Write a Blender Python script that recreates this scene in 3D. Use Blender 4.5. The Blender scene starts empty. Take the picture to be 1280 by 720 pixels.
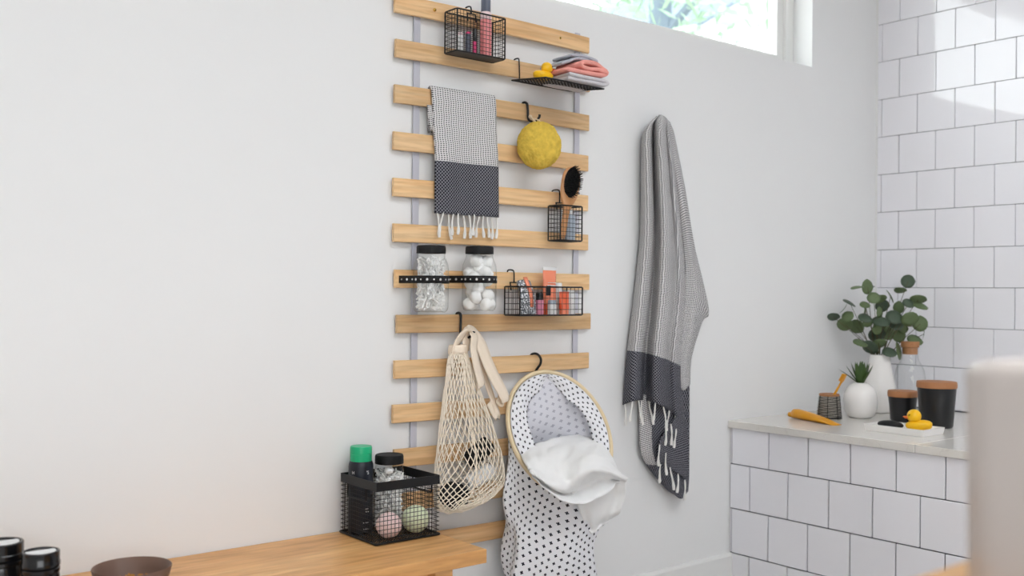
import bpy, bmesh, math, random
from mathutils import Vector, Matrix, noise
PI = math.pi
scene = bpy.context.scene
C = scene.collection
random.seed(7)

# ------------------------------------------------------------------ camera
cd_ = bpy.data.cameras.new('camera')
cam = bpy.data.objects.new('camera', cd_)
C.objects.link(cam)
scene.camera = cam
cd_.sensor_width = 36.0
cd_.lens = 35.628
yaw, pitch, roll = math.radians(50.9746), math.radians(0.27075), math.radians(-0.48947)
_f = Vector((math.cos(yaw), math.sin(yaw), 0)); _r = Vector((math.sin(yaw), -math.cos(yaw), 0)); _d = Vector((0, 0, -1))
_f2 = math.cos(pitch) * _f - math.sin(pitch) * _d; _d2 = math.cos(pitch) * _d + math.sin(pitch) * _f
_r3 = math.cos(roll) * _r + math.sin(roll) * _d2; _d3 = math.cos(roll) * _d2 - math.sin(roll) * _r
cam.matrix_world = Matrix(((_r3.x, -_d3.x, -_f2.x, 0.0), (_r3.y, -_d3.y, -_f2.y, -2.29),
                           (_r3.z, -_d3.z, -_f2.z, 1.05), (0, 0, 0, 1)))
cd_.clip_start = 0.05
cd_.dof.use_dof = True
cd_.dof.focus_distance = 2.72
cd_.dof.aperture_fstop = 3.2

# ------------------------------------------------------------------ sky and exposure
world = bpy.data.worlds.new('world'); scene.world = world; world.use_nodes = True
bg = world.node_tree.nodes['Background']
bg.inputs[0].default_value = (0.95, 0.978, 1.0, 1)
bg.inputs[1].default_value = 7.0
scene.view_settings.view_transform = 'Standard'
scene.view_settings.look = 'None'
scene.view_settings.gamma = 1.0
scene.view_settings.use_curve_mapping = False
scene.view_settings.exposure = -0.5
scene.cycles.use_denoising = True
scene.cycles.max_bounces = 10
scene.cycles.transparent_max_bounces = 24

# ------------------------------------------------------------------ materials
def srgb(r, g, b):
    f = lambda c: (c / 12.92 if c <= 0.04045 else ((c + 0.055) / 1.055) ** 2.4)
    return (f(r / 255), f(g / 255), f(b / 255), 1.0)
MATS = {}
def new_mat(name):
    m = bpy.data.materials.new(name); m.use_nodes = True
    MATS[name] = m
    nt = m.node_tree
    return m, nt, nt.nodes['Principled BSDF'], nt.nodes, nt.links
def plain(name, col, rough=0.5, metal=0.0, spec=0.5, var=0.0, vscale=20, bump=0.0, bscale=120, coat=0.0, sheen=0.0, trans=0.0):
    m, nt, p, N, L = new_mat(name)
    p.inputs['Base Color'].default_value = col
    p.inputs['Roughness'].default_value = rough
    p.inputs['Metallic'].default_value = metal
    p.inputs['Specular IOR Level'].default_value = spec
    p.inputs['Coat Weight'].default_value = coat
    p.inputs['Sheen Weight'].default_value = sheen
    if trans: p.inputs['Transmission Weight'].default_value = trans
    tc = N.new('ShaderNodeTexCoord')
    if var > 0:
        no = N.new('ShaderNodeTexNoise'); no.inputs['Scale'].default_value = vscale; no.inputs['Detail'].default_value = 3
        L.new(tc.outputs['Object'], no.inputs['Vector'])
        mx = N.new('ShaderNodeMix'); mx.data_type = 'RGBA'
        mx.inputs[6].default_value = tuple(max(0, c * (1 - var)) for c in col[:3]) + (1,)
        mx.inputs[7].default_value = tuple(min(1, c * (1 + var)) for c in col[:3]) + (1,)
        L.new(no.outputs['Fac'], mx.inputs[0]); L.new(mx.outputs[2], p.inputs['Base Color'])
    if bump > 0:
        nb = N.new('ShaderNodeTexNoise'); nb.inputs['Scale'].default_value = bscale; nb.inputs['Detail'].default_value = 2
        L.new(tc.outputs['Object'], nb.inputs['Vector'])
        b = N.new('ShaderNodeBump'); b.inputs['Strength'].default_value = bump; b.inputs['Distance'].default_value = 0.003
        L.new(nb.outputs['Fac'], b.inputs['Height']); L.new(b.outputs['Normal'], p.inputs['Normal'])
    return m
def wood(name, c1, c2, c3, scale=(1.2, 26, 26), rough=0.45, rnd=0.0, tone=False):
    m, nt, p, N, L = new_mat(name)
    tc = N.new('ShaderNodeTexCoord'); oi = N.new('ShaderNodeObjectInfo')
    mp = N.new('ShaderNodeMapping'); mp.inputs['Scale'].default_value = scale
    ad = N.new('ShaderNodeVectorMath'); ad.operation = 'ADD'
    cx = N.new('ShaderNodeCombineXYZ')
    mu = N.new('ShaderNodeMath'); mu.operation = 'MULTIPLY'; mu.inputs[1].default_value = 37.0
    L.new(oi.outputs['Random'], mu.inputs[0]); L.new(mu.outputs[0], cx.inputs[0]); L.new(mu.outputs[0], cx.inputs[2])
    L.new(tc.outputs['Object'], mp.inputs['Vector']); L.new(mp.outputs[0], ad.inputs[0]); L.new(cx.outputs[0], ad.inputs[1])
    n1 = N.new('ShaderNodeTexNoise'); n1.inputs['Scale'].default_value = 1.0; n1.inputs['Detail'].default_value = 6; n1.inputs['Distortion'].default_value = 1.2
    n2 = N.new('ShaderNodeTexNoise'); n2.inputs['Scale'].default_value = 4.5; n2.inputs['Detail'].default_value = 4
    L.new(ad.outputs[0], n1.inputs['Vector']); L.new(ad.outputs[0], n2.inputs['Vector'])
    r = N.new('ShaderNodeValToRGB')
    r.color_ramp.elements[0].position = 0.32; r.color_ramp.elements[0].color = c1
    r.color_ramp.elements[1].position = 0.68; r.color_ramp.elements[1].color = c3
    e = r.color_ramp.elements.new(0.5); e.color = c2
    L.new(n1.outputs['Fac'], r.inputs['Fac'])
    mx = N.new('ShaderNodeMix'); mx.data_type = 'RGBA'; mx.blend_type = 'MULTIPLY'; mx.inputs[0].default_value = 0.45
    r2 = N.new('ShaderNodeValToRGB'); r2.color_ramp.elements[0].position = 0.35; r2.color_ramp.elements[0].color = (0.62, 0.55, 0.5, 1)
    r2.color_ramp.elements[1].position = 0.6; r2.color_ramp.elements[1].color = (1, 1, 1, 1)
    L.new(n2.outputs['Fac'], r2.inputs['Fac']); L.new(r.outputs[0], mx.inputs[6]); L.new(r2.outputs[0], mx.inputs[7])
    hs = N.new('ShaderNodeHueSaturation')
    if tone:      # each plank's own stain
        sc = N.new('ShaderNodeSeparateColor'); L.new(oi.outputs['Color'], sc.inputs[0]); L.new(sc.outputs[0], hs.inputs['Value'])
    L.new(mx.outputs[2], hs.inputs['Color']); L.new(hs.outputs[0], p.inputs['Base Color'])
    p.inputs['Roughness'].default_value = rough
    b = N.new('ShaderNodeBump'); b.inputs['Strength'].default_value = 0.08; b.inputs['Distance'].default_value = 0.002
    L.new(n2.outputs['Fac'], b.inputs['Height']); L.new(b.outputs['Normal'], p.inputs['Normal'])
    return m
def mathn(N, L, op, a, b=None, c=None):
    n = N.new('ShaderNodeMath'); n.operation = op
    for i, x in enumerate((a, b, c)):
        if x is None: continue
        if isinstance(x, (int, float)): n.inputs[i].default_value = x
        else: L.new(x, n.inputs[i])
    return n.outputs[0]
def glass(name, tint=(0.995, 1.0, 0.998, 1), edge=(0.62, 0.66, 0.65, 1), gloss=1.0):
    m = bpy.data.materials.new(name); m.use_nodes = True; nt = m.node_tree; N, L = nt.nodes, nt.links
    for n in list(N):
        if n.type == 'BSDF_PRINCIPLED': N.remove(n)
    out = [n for n in N if n.type == 'OUTPUT_MATERIAL'][0]
    tr = N.new('ShaderNodeBsdfTransparent'); gl = N.new('ShaderNodeBsdfGlossy'); gl.inputs['Roughness'].default_value = 0.02
    lw = N.new('ShaderNodeLayerWeight'); lw.inputs['Blend'].default_value = 0.25
    mc = N.new('ShaderNodeMix'); mc.data_type = 'RGBA'; mc.inputs[6].default_value = tint; mc.inputs[7].default_value = edge
    L.new(mathn(N, L, 'POWER', lw.outputs['Facing'], 2.5), mc.inputs[0]); L.new(mc.outputs[2], tr.inputs['Color'])
    l2 = N.new('ShaderNodeLayerWeight'); l2.inputs['Blend'].default_value = 0.5
    pw = mathn(N, L, 'POWER', l2.outputs['Facing'], 5.0)
    fs = mathn(N, L, 'ADD', mathn(N, L, 'MULTIPLY', pw, 0.8), 0.04)
    mm = N.new('ShaderNodeMath'); mm.operation = 'MULTIPLY'; mm.inputs[1].default_value = gloss
    L.new(fs, mm.inputs[0])
    mx = N.new('ShaderNodeMixShader'); L.new(mm.outputs[0], mx.inputs[0]); L.new(tr.outputs[0], mx.inputs[1]); L.new(gl.outputs[0], mx.inputs[2])
    L.new(mx.outputs[0], out.inputs['Surface'])
    MATS[name] = m
    return m
def weave(name, du=0.60, dv=0.25, lc=(226, 224, 224)):
    """waffle-weave towel: light body of dark dashes, dark end band with a fine diamond lattice ('band' attribute)"""
    m, nt, p, N, L = new_mat(name)
    uv = N.new('ShaderNodeUVMap'); sp = N.new('ShaderNodeSeparateXYZ'); L.new(uv.outputs[0], sp.inputs[0])
    u, v = sp.outputs[0], sp.outputs[1]
    mt = lambda *a: mathn(N, L, *a)
    # dashes: rows staggered by half a pitch
    vs = mt('DIVIDE', v, 0.0054); row = mt('FLOOR', vs); st = mt('MULTIPLY', mt('SINE', mt('MULTIPLY', row, 0.9)), 0.12)
    us = mt('FRACT', mt('ADD', mt('DIVIDE', u, 0.0080), st)); fv = mt('FRACT', vs)
    dash = mt('MULTIPLY', mt('LESS_THAN', us, du), mt('LESS_THAN', mt('ABSOLUTE', mt('SUBTRACT', fv, 0.5)), dv))
    light = N.new('ShaderNodeMix'); light.data_type = 'RGBA'
    light.inputs[6].default_value = srgb(*lc); light.inputs[7].default_value = srgb(44, 44, 52)
    L.new(dash, light.inputs[0])
    # diamonds
    a = mt('FRACT', mt('DIVIDE', mt('ADD', u, v), 0.0095)); b = mt('FRACT', mt('DIVIDE', mt('SUBTRACT', u, v), 0.0095))
    ln = mt('MAXIMUM', mt('LESS_THAN', a, 0.2), mt('LESS_THAN', b, 0.2))
    dark = N.new('ShaderNodeMix'); dark.data_type = 'RGBA'
    dark.inputs[6].default_value = srgb(38, 38, 46); dark.inputs[7].default_value = srgb(150, 150, 158)
    L.new(ln, dark.inputs[0])
    at = N.new('ShaderNodeAttribute'); at.attribute_name = 'band'
    f = mt('GREATER_THAN', at.outputs['Fac'], 0.5)
    fin = N.new('ShaderNodeMix'); fin.data_type = 'RGBA'
    L.new(f, fin.inputs[0]); L.new(light.outputs[2], fin.inputs[6]); L.new(dark.outputs[2], fin.inputs[7])
    L.new(fin.outputs[2], p.inputs['Base Color'])
    p.inputs['Roughness'].default_value = 0.95; p.inputs['Specular IOR Level'].default_value = 0.1
    return m
def printed(name, ground, ink, pitch=0.0225, size=0.25, thick=0.078):
    """cotton with small crosses, alternately upright and turned"""
    m, nt, p, N, L = new_mat(name)
    uv = N.new('ShaderNodeUVMap'); sp = N.new('ShaderNodeSeparateXYZ'); L.new(uv.outputs[0], sp.inputs[0])
    mt = lambda *a: mathn(N, L, *a)
    vs = mt('DIVIDE', sp.outputs[1], pitch * 0.8); row = mt('FLOOR', vs); st = mt('MULTIPLY', mt('MODULO', row, 2.0), 0.5)
    us = mt('ADD', mt('DIVIDE', sp.outputs[0], pitch), st)
    x = mt('SUBTRACT', mt('FRACT', us), 0.5); y = mt('MULTIPLY', mt('SUBTRACT', mt('FRACT', vs), 0.5), 0.8)
    ax, ay = mt('ABSOLUTE', x), mt('ABSOLUTE', y)
    plus = mt('MULTIPLY', mt('LESS_THAN', mt('MINIMUM', ax, ay), thick), mt('LESS_THAN', mt('MAXIMUM', ax, ay), size * 0.82))
    xr = mt('ABSOLUTE', mt('MULTIPLY', mt('ADD', x, y), 0.7071)); yr = mt('ABSOLUTE', mt('MULTIPLY', mt('SUBTRACT', x, y), 0.7071))
    turn = mt('MULTIPLY', mt('LESS_THAN', mt('MINIMUM', xr, yr), thick), mt('LESS_THAN', mt('MAXIMUM', xr, yr), size * 0.82))
    par = mt('MODULO', mt('ADD', mt('FLOOR', us), row), 2.0)
    k = mt('ADD', mt('MULTIPLY', plus, par), mt('MULTIPLY', turn, mt('SUBTRACT', 1.0, par)))
    mx = N.new('ShaderNodeMix'); mx.data_type = 'RGBA'; mx.inputs[6].default_value = ground; mx.inputs[7].default_value = ink
    L.new(k, mx.inputs[0]); L.new(mx.outputs[2], p.inputs['Base Color'])
    p.inputs['Roughness'].default_value = 0.9; p.inputs['Specular IOR Level'].default_value = 0.15
    return m

WALL = plain('white_paint', srgb(238, 238, 238), 0.6, spec=0.25, bump=0.03, bscale=260)
CEIL = plain('ceiling_paint', srgb(240, 240, 240), 0.8)
TRIM = plain('trim_paint', srgb(238, 238, 236), 0.35)
FLOOR = plain('pale_floor', srgb(214, 212, 210), 0.45, var=0.06, vscale=3)
TILE = plain('white_glazed_tile', srgb(246, 245, 250), 0.05, spec=0.8)
GROUT = plain('grey_grout', srgb(104, 104, 114), 0.9)
STONE = plain('white_quartz', srgb(226, 222, 216), 0.16, var=0.03, vscale=9)
SLAT = wood('slat_birch', srgb(232, 184, 130), srgb(243, 202, 150), srgb(248, 212, 164), tone=True)
OAK = wood('oak_bench', srgb(208, 148, 86), srgb(232, 176, 112), srgb(242, 194, 132), scale=(2.0, 16, 16), rough=0.38, rnd=0.0)
VANITY = wood('vanity_wood', srgb(214, 158, 96), srgb(226, 172, 108), srgb(234, 186, 126), scale=(2.2, 24, 24), rough=0.4, rnd=0.0)
HOOPW = plain('hoop_bamboo', srgb(230, 210, 172), 0.5, var=0.08, vscale=30)
CORK = plain('cork', srgb(176, 124, 84), 0.85, var=0.22, vscale=160, bump=0.2)
LIDW = plain('lid_wood', srgb(176, 120, 78), 0.55, var=0.1, vscale=40)
BRUSHW = plain('brush_wood', srgb(208, 150, 98), 0.4, var=0.1, vscale=40)
STRAP = plain('grey_webbing', srgb(196, 196, 206), 0.9, bump=0.2, bscale=900)
BRASS = plain('brass', srgb(226, 186, 96), 0.2, metal=1.0)
BLACK = plain('black_metal', srgb(22, 22, 24), 0.45, spec=0.4)
BLACKG = plain('black_gloss', srgb(16, 16, 18), 0.18)
BLACKM = plain('black_matte', srgb(24, 24, 26), 0.6, spec=0.3)
CANISTER = plain('black_ceramic', srgb(26, 27, 30), 0.28)
STUD = plain('silver_stud', srgb(235, 235, 235), 0.25, metal=0.4)
WEAVE = weave('waffle_weave')
WEAVE2 = weave('waffle_weave_coarse', 0.62, 0.28, (220, 218, 218))
FRINGE = plain('cotton_fringe', srgb(238, 236, 232), 0.95, spec=0.1)
COTTON = plain('cotton_wool', srgb(250, 249, 247), 1.0, spec=0.05, bump=0.15, bscale=200)
SPONGE = plain('natural_sponge', srgb(228, 192, 84), 0.95, spec=0.1, var=0.34, vscale=70, bump=1.0, bscale=160)
ROPE = plain('cotton_rope', srgb(222, 200, 170), 0.95)
CANVAS = plain('cream_canvas', srgb(246, 230, 210), 0.95, spec=0.1, bump=0.2, bscale=700)
NET = plain('cream_net', srgb(252, 240, 222), 0.95, spec=0.1)
PRINT = printed('cross_print', srgb(240, 240, 244), srgb(40, 40, 50))
LINING = printed('cross_print_reverse', srgb(226, 226, 234), srgb(182, 182, 194))
WHITECL = plain('white_terry', srgb(246, 246, 246), 0.95, spec=0.1, bump=0.15, bscale=900)
GREYCL = plain('grey_terry', srgb(186, 190, 200), 0.98, spec=0.1, var=0.08, vscale=200, bump=0.6, bscale=500)
PALECL = plain('pale_grey_terry', srgb(212, 208, 212), 0.98, spec=0.1, var=0.08, vscale=200, bump=0.6, bscale=500)
CORAL = plain('coral_terry', srgb(246, 168, 158), 0.98, spec=0.1, var=0.1, vscale=200, bump=0.6, bscale=500)
DUCK = plain('yellow_rubber', srgb(252, 196, 16), 0.35)
BEAK = plain('orange_rubber', srgb(236, 116, 44), 0.4)
GLASS = glass('clear_glass')
PANE = glass('window_glass', tint=(0.97, 0.99, 0.985, 1), edge=(0.8, 0.86, 0.85, 1))
PINK = plain('pink_bottle', srgb(246, 150, 150), 0.3)
PALEPINK = plain('pale_pink', srgb(240, 214, 216), 0.35)
HOTPINK = plain('hot_pink', srgb(240, 70, 132), 0.3)
SLATE = plain('slate_plastic', srgb(86, 92, 108), 0.35)
ORANGE = plain('orange_plastic', srgb(248, 146, 112), 0.35)
ORANGE2 = plain('deep_orange_plastic', srgb(242, 112, 74), 0.35)
CLEARW = plain('frosted_white', srgb(232, 232, 232), 0.25)
GREYBOX = plain('grey_label', srgb(170, 182, 196), 0.4)
ROSE = plain('rose_plastic', srgb(226, 142, 168), 0.3)
GREENCAP = plain('green_plastic', srgb(16, 176, 122), 0.35)
NAVY = plain('navy_plastic', srgb(20, 26, 38), 0.4)
LABEL_SHINE = plain('white_label_and_shine', srgb(240, 240, 240), 0.5)  # labels and print, also the reflections painted on the black jar lids
BOMBP = plain('pink_bath_bomb', srgb(252, 222, 220), 0.95, var=0.07, vscale=70, bump=0.4, bscale=200)
BOMBG = plain('green_bath_bomb', srgb(232, 240, 208), 0.95, var=0.07, vscale=70, bump=0.4, bscale=200)
BOWL = plain('brown_clay', srgb(112, 84, 70), 0.5, var=0.1, vscale=30)
PETAL = plain('dried_petal', srgb(178, 120, 40), 0.9, var=0.4, vscale=120)
MUSTARD = plain('mustard_plastic', srgb(232, 160, 24), 0.4)
CERAMIC = plain('white_ceramic', srgb(248, 245, 242), 0.22)
CERAMIC2 = plain('white_sanitary_ware', srgb(208, 198, 192), 0.2)
LEAF = plain('eucalyptus_leaf', srgb(98, 116, 78), 0.55, var=0.25, vscale=25)
LEAFD = plain('eucalyptus_leaf_dark', srgb(72, 88, 70), 0.55, var=0.2, vscale=25)
SUCC = plain('succulent_leaf', srgb(66, 92, 44), 0.5, var=0.25, vscale=60)
STEM = plain('stem_brown', srgb(84, 80, 56), 0.7)
SOIL = plain('dark_soil', srgb(48, 38, 30), 0.95)
CUPM = plain('stone_cup', srgb(176, 170, 160), 0.7)
OUTLEAF = plain('tree_foliage', srgb(172, 198, 172), 0.8, var=0.2, vscale=3)
BARK = plain('tree_bark', srgb(136, 148, 166), 0.9, var=0.15, vscale=8)
SIDING = plain('white_siding', srgb(240, 240, 238), 0.7)
ROOF = plain('slate_roof', srgb(110, 122, 136), 0.8)
GRASS = plain('pale_paving', srgb(176, 174, 168), 0.95, var=0.2, vscale=2)

def sparkle():
    m, nt, p, N, L = new_mat('silver_glitter')
    tc = N.new('ShaderNodeTexCoord'); vo = N.new('ShaderNodeTexVoronoi'); vo.inputs['Scale'].default_value = 330
    L.new(tc.outputs['Object'], vo.inputs['Vector'])
    r = N.new('ShaderNodeValToRGB'); r.color_ramp.interpolation = 'CONSTANT'
    r.color_ramp.elements[0].color = srgb(96, 100, 108); r.color_ramp.elements[1].position = 0.45; r.color_ramp.elements[1].color = srgb(150, 154, 160)
    e = r.color_ramp.elements.new(0.72); e.color = srgb(238, 240, 244)
    sx = N.new('ShaderNodeSeparateColor'); L.new(vo.outputs['Color'], sx.inputs[0]); L.new(sx.outputs[0], r.inputs[0])
    L.new(r.outputs[0], p.inputs['Base Color']); p.inputs['Roughness'].default_value = 0.35
    return m
GLITTER = sparkle()
def veins():
    m = STONE; nt = m.node_tree; N, L = nt.nodes, nt.links; p = N['Principled BSDF']
    tc = N.new('ShaderNodeTexCoord'); no = N.new('ShaderNodeTexNoise'); no.inputs['Scale'].default_value = 4; no.inputs['Detail'].default_value = 5; no.inputs['Distortion'].default_value = 1.5
    L.new(tc.outputs['Object'], no.inputs['Vector'])
    d = mathn(N, L, 'ABSOLUTE', mathn(N, L, 'SUBTRACT', no.outputs['Fac'], 0.5)); k = mathn(N, L, 'LESS_THAN', d, 0.004)
    k = mathn(N, L, 'MULTIPLY', k, 0.18)
    mx = N.new('ShaderNodeMix'); mx.data_type = 'RGBA'; mx.inputs[6].default_value = srgb(226, 222, 216); mx.inputs[7].default_value = srgb(180, 172, 166)
    L.new(k, mx.inputs[0]); L.new(mx.outputs[2], p.inputs['Base Color'])
veins()

# ------------------------------------------------------------------ mesh helpers
V = Vector
class MB:
    def __init__(s): s.v = []; s.f = []; s.uv = None; s.band = None; s.hard = False
    def add(s, vs, fs):
        o = len(s.v); s.v += [V(p) for p in vs]; s.f += [tuple(i + o for i in f) for f in fs]; return s
    def box(s, x0, x1, y0, y1, z0, z1):
        return s.add([(x0, y0, z0), (x1, y0, z0), (x1, y1, z0), (x0, y1, z0), (x0, y0, z1), (x1, y0, z1), (x1, y1, z1), (x0, y1, z1)],
                     [(0, 3, 2, 1), (4, 5, 6, 7), (0, 1, 5, 4), (1, 2, 6, 5), (2, 3, 7, 6), (3, 0, 4, 7)])
    def rbox(s, x0, x1, y0, y1, z0, z1, r=0.004, seg=2):
        s.hard = True
        bm = bmesh.new(); bmesh.ops.create_cube(bm, size=1.0)
        for q in bm.verts:
            q.co = V(((x0 + x1) / 2 + q.co.x * (x1 - x0), (y0 + y1) / 2 + q.co.y * (y1 - y0), (z0 + z1) / 2 + q.co.z * (z1 - z0)))
        bmesh.ops.bevel(bm, geom=bm.edges[:], offset=r, segments=seg, affect='EDGES', profile=0.5)
        bm.verts.index_update(); vs = [q.co.copy() for q in bm.verts]; fs = [tuple(q.index for q in f.verts) for f in bm.faces]; bm.free()
        return s.add(vs, fs)
    def tube(s, pts, r, n=6, closed=False, flat=None):
        pts = [V(p) for p in pts]; m = len(pts); rr = r if isinstance(r, (list, tuple)) else [r] * m
        T = []
        for i in range(m):
            a = pts[(i - 1) % m] if (closed or i > 0) else pts[i]; b = pts[(i + 1) % m] if (closed or i < m - 1) else pts[i]
            t = b - a; T.append(t.normalized() if t.length > 1e-9 else V((0, 0, 1)))
        up = V((0, 0, 1)) if abs(T[0].z) < 0.9 else V((1, 0, 0))
        nrm = (up - T[0] * up.dot(T[0])).normalized(); vs = []; fs = []
        for i in range(m):
            nrm = (nrm - T[i] * nrm.dot(T[i]))
            nrm = nrm.normalized() if nrm.length > 1e-9 else T[i].orthogonal().normalized()
            bi = T[i].cross(nrm)
            for k in range(n):
                a = 2 * PI * k / n; vs.append(pts[i] + (nrm * math.cos(a) + bi * math.sin(a) * (flat or 1.0)) * rr[i])
        for i in range(m if closed else m - 1):
            j = (i + 1) % m
            for k in range(n):
                l = (k + 1) % n; fs.append((i * n + k, i * n + l, j * n + l, j * n + k))
        if not closed: fs += [tuple(range(n - 1, -1, -1)), tuple((m - 1) * n + k for k in range(n))]
        return s.add(vs, fs)
    def lathe(s, prof, c=(0, 0, 0), n=32):
        vs = []; fs = []; c = V(c); idx = []
        for r, z in prof:
            if r < 1e-6: idx.append([len(vs)] * n); vs.append(c + V((0, 0, z)))
            else:
                idx.append(list(range(len(vs), len(vs) + n))); vs += [c + V((r * math.cos(2 * PI * k / n), r * math.sin(2 * PI * k / n), z)) for k in range(n)]
        for a, b in zip(idx, idx[1:]):
            for k in range(n):
                l = (k + 1) % n; q = []
                for i in (a[k], a[l], b[l], b[k]):
                    if i not in q: q.append(i)
                if len(q) > 2: fs.append(tuple(q))
        return s.add(vs, fs)
    def ellipsoid(s, c, r, n=16, m=10, rot=None, fn=None):
        vs = []; fs = []; c = V(c)
        for i in range(m + 1):
            t = PI * i / m
            for k in range(n):
                a = 2 * PI * k / n; q = V((math.sin(t) * math.cos(a), math.sin(t) * math.sin(a), math.cos(t)))
                k2 = fn(q) if fn else 1.0
                q = V((q.x * r[0], q.y * r[1], q.z * r[2])) * k2
                if rot: q = rot @ q
                vs.append(c + q)
        for i in range(m):
            for k in range(n):
                l = (k + 1) % n
                fs.append((i * n + k, (i + 1) * n + k, (i + 1) * n + l, i * n + l))
        return s.add(vs, fs)
    def grid(s, P, closed=False, uvlen=None, band=None, flip=False, WID=0.2):
        nu, nv = len(P), len(P[0]); o = len(s.v); s.v += [V(p) for row in P for p in row]
        for i in range(nu - 1):
            for j in range(nv if closed else nv - 1):
                l = (j + 1) % nv; q = (o + i * nv + j, o + i * nv + l, o + (i + 1) * nv + l, o + (i + 1) * nv + j)
                s.f.append(q[::-1] if flip else q)
        if uvlen:
            s.uv = s.uv or {}; s.band = s.band or {}
            for i in range(nu):
                for j in range(nv):
                    a, b = j / (nv - 1 if not closed else nv), i / (nu - 1)
                    if uvlen == 'arc':      # threads keep their spacing along and across the cloth
                        b_ = s.uv[o + (i - 1) * nv + j][1] + (s.v[o + i * nv + j] - s.v[o + (i - 1) * nv + j]).length if i else 0.0
                        s.uv[o + i * nv + j] = (a * WID, b_)
                    elif uvlen == 'true':   # measured along the cloth both ways
                        q = o + i * nv + j
                        s.uv[q] = (s.uv[q - 1][0] + (s.v[q] - s.v[q - 1]).length if j else 0.0, s.uv[q - nv][1] + (s.v[q] - s.v[q - nv]).length if i else 0.0)
                    elif uvlen == 'height':
                        z_ = s.v[o + i * nv + j].z; s.uv[o + i * nv + j] = (0.93 * a * WID - 0.36 * z_ + 0.004 * math.sin(z_ * 40 + a * 20), -0.93 * z_ - 0.36 * a * WID + 0.004 * math.sin(a * 23 + z_ * 31))
                    else: s.uv[o + i * nv + j] = uvlen(a, b) if callable(uvlen) else (a * uvlen[0], b * uvlen[1])
                    if band: s.band[o + i * nv + j] = band(a, b, s.v[o + i * nv + j])
        return s
    def mesh(s, name, mat, smooth=True, origin=V((0, 0, 0))):
        me = bpy.data.meshes.new(name)
        me.from_pydata([tuple(p - origin) for p in s.v], [], s.f)
        me.materials.append(mat)
        if s.uv:
            l = me.uv_layers.new(name='UVMap')
            for lp in me.loops: l.data[lp.index].uv = s.uv.get(lp.vertex_index, (0, 0))
        if s.band:
            a = me.attributes.new('band', 'FLOAT', 'POINT')
            for i, x in s.band.items(): a.data[i].value = x
        me.update()
        if smooth:
            me.polygons.foreach_set('use_smooth', [True] * len(me.polygons))
            try: me.set_sharp_from_angle(angle=math.radians(15 if s.hard else (38 if smooth is True else smooth)))
            except Exception: pass
        return me
    def build(s, name, mat, parent=None, smooth=True, loc=None, solid=0.0, subsurf=0):
        if parent is not None:
            org = V((0, 0, 0)); q = parent
            while q: org += q.location; q = q.parent
        else: org = V(loc) if loc is not None else V((0, 0, 0))
        ob = bpy.data.objects.new(name, s.mesh(name, mat, smooth, org)); C.objects.link(ob)
        if parent is not None: ob.parent = parent
        else: ob.location = org
        if solid:
            md = ob.modifiers.new('thickness', 'SOLIDIFY'); md.thickness = solid; md.offset = 0.0
        if subsurf:
            md = ob.modifiers.new('smooth', 'SUBSURF'); md.levels = md.render_levels = subsurf
        return ob
def tag(o, label, cat, group=None, kind=None):
    o['label'] = label; o['category'] = cat
    if group: o['group'] = group
    if kind: o['kind'] = kind
    return o
def thing(name, label, cat, loc, group=None):
    o = bpy.data.objects.new(name, None); C.objects.link(o); o.location = loc; o.empty_display_size = 0.05
    return tag(o, label, cat, group)
def struct(o): o['kind'] = 'structure'; return o
def cr(p0, p1, p2, p3, t):
    return 0.5 * ((2 * p1) + (p2 - p0) * t + (2 * p0 - 5 * p1 + 4 * p2 - p3) * t * t + (3 * p1 - p0 - 3 * p2 + p3) * t ** 3)
def spline(pts, n):
    pts = [V(p) for p in pts]; m = len(pts) - 1; out = []
    for i in range(n):
        x = i / (n - 1) * m; k = min(int(x), m - 1); t = x - k
        p0 = pts[k - 1] if k > 0 else 2 * pts[0] - pts[1]; p3 = pts[k + 2] if k + 2 <= m else 2 * pts[m] - pts[m - 1]
        out.append(cr(p0, pts[k], pts[k + 1], p3, t))
    return out
def patch(ctrl, nu, nv, disp=None):
    cols = [spline(row, nv) for row in ctrl]
    P = [list(q) for q in zip(*[spline([cols[i][j] for i in range(len(cols))], nu) for j in range(nv)])]
    if disp:
        Q = []
        for i in range(nu):
            r = []
            for j in range(nv):
                a = P[min(i + 1, nu - 1)][j] - P[max(i - 1, 0)][j]; b = P[i][min(j + 1, nv - 1)] - P[i][max(j - 1, 0)]
                n = b.cross(a); n = n.normalized() if n.length > 1e-9 else V((0, -1, 0))
                r.append(P[i][j] + n * disp(j / (nv - 1), i / (nu - 1)))
            Q.append(r)
        P = Q
    return P
def ribbon(path, width, n=24, side=None):
    """flat band along a spline; width may vary; side = list of side directions or one"""
    pts = spline(path, n); P = []
    sd = spline(side, n) if isinstance(side, list) else [V(side)] * n
    for i, p in enumerate(pts):
        t = i / (n - 1); w = width(t) if callable(width) else width
        t_ = (pts[min(i + 1, n - 1)] - pts[max(i - 1, 0)]).normalized(); q = sd[i] - t_ * sd[i].dot(t_)
        q = q.normalized() if q.length > 1e-6 else sd[i].normalized()
        P.append([p - q * w / 2, p - q * w / 6, p + q * w / 6, p + q * w / 2])
    return P
def rotz(a): return Matrix.Rotation(a, 3, 'Z')
def axes(fwd, up=(0, 0, 1)):
    f = V(fwd).normalized(); u = V(up); rgt = u.cross(f).normalized(); u = f.cross(rgt)
    return Matrix((rgt, f, u)).transposed()
def mushy(seed, amp, fr):
    o = V((seed * 3.1, seed * 1.7, seed * 5.3))
    return lambda q: 1.0 + amp * noise.noise(q * fr + o)

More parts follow.
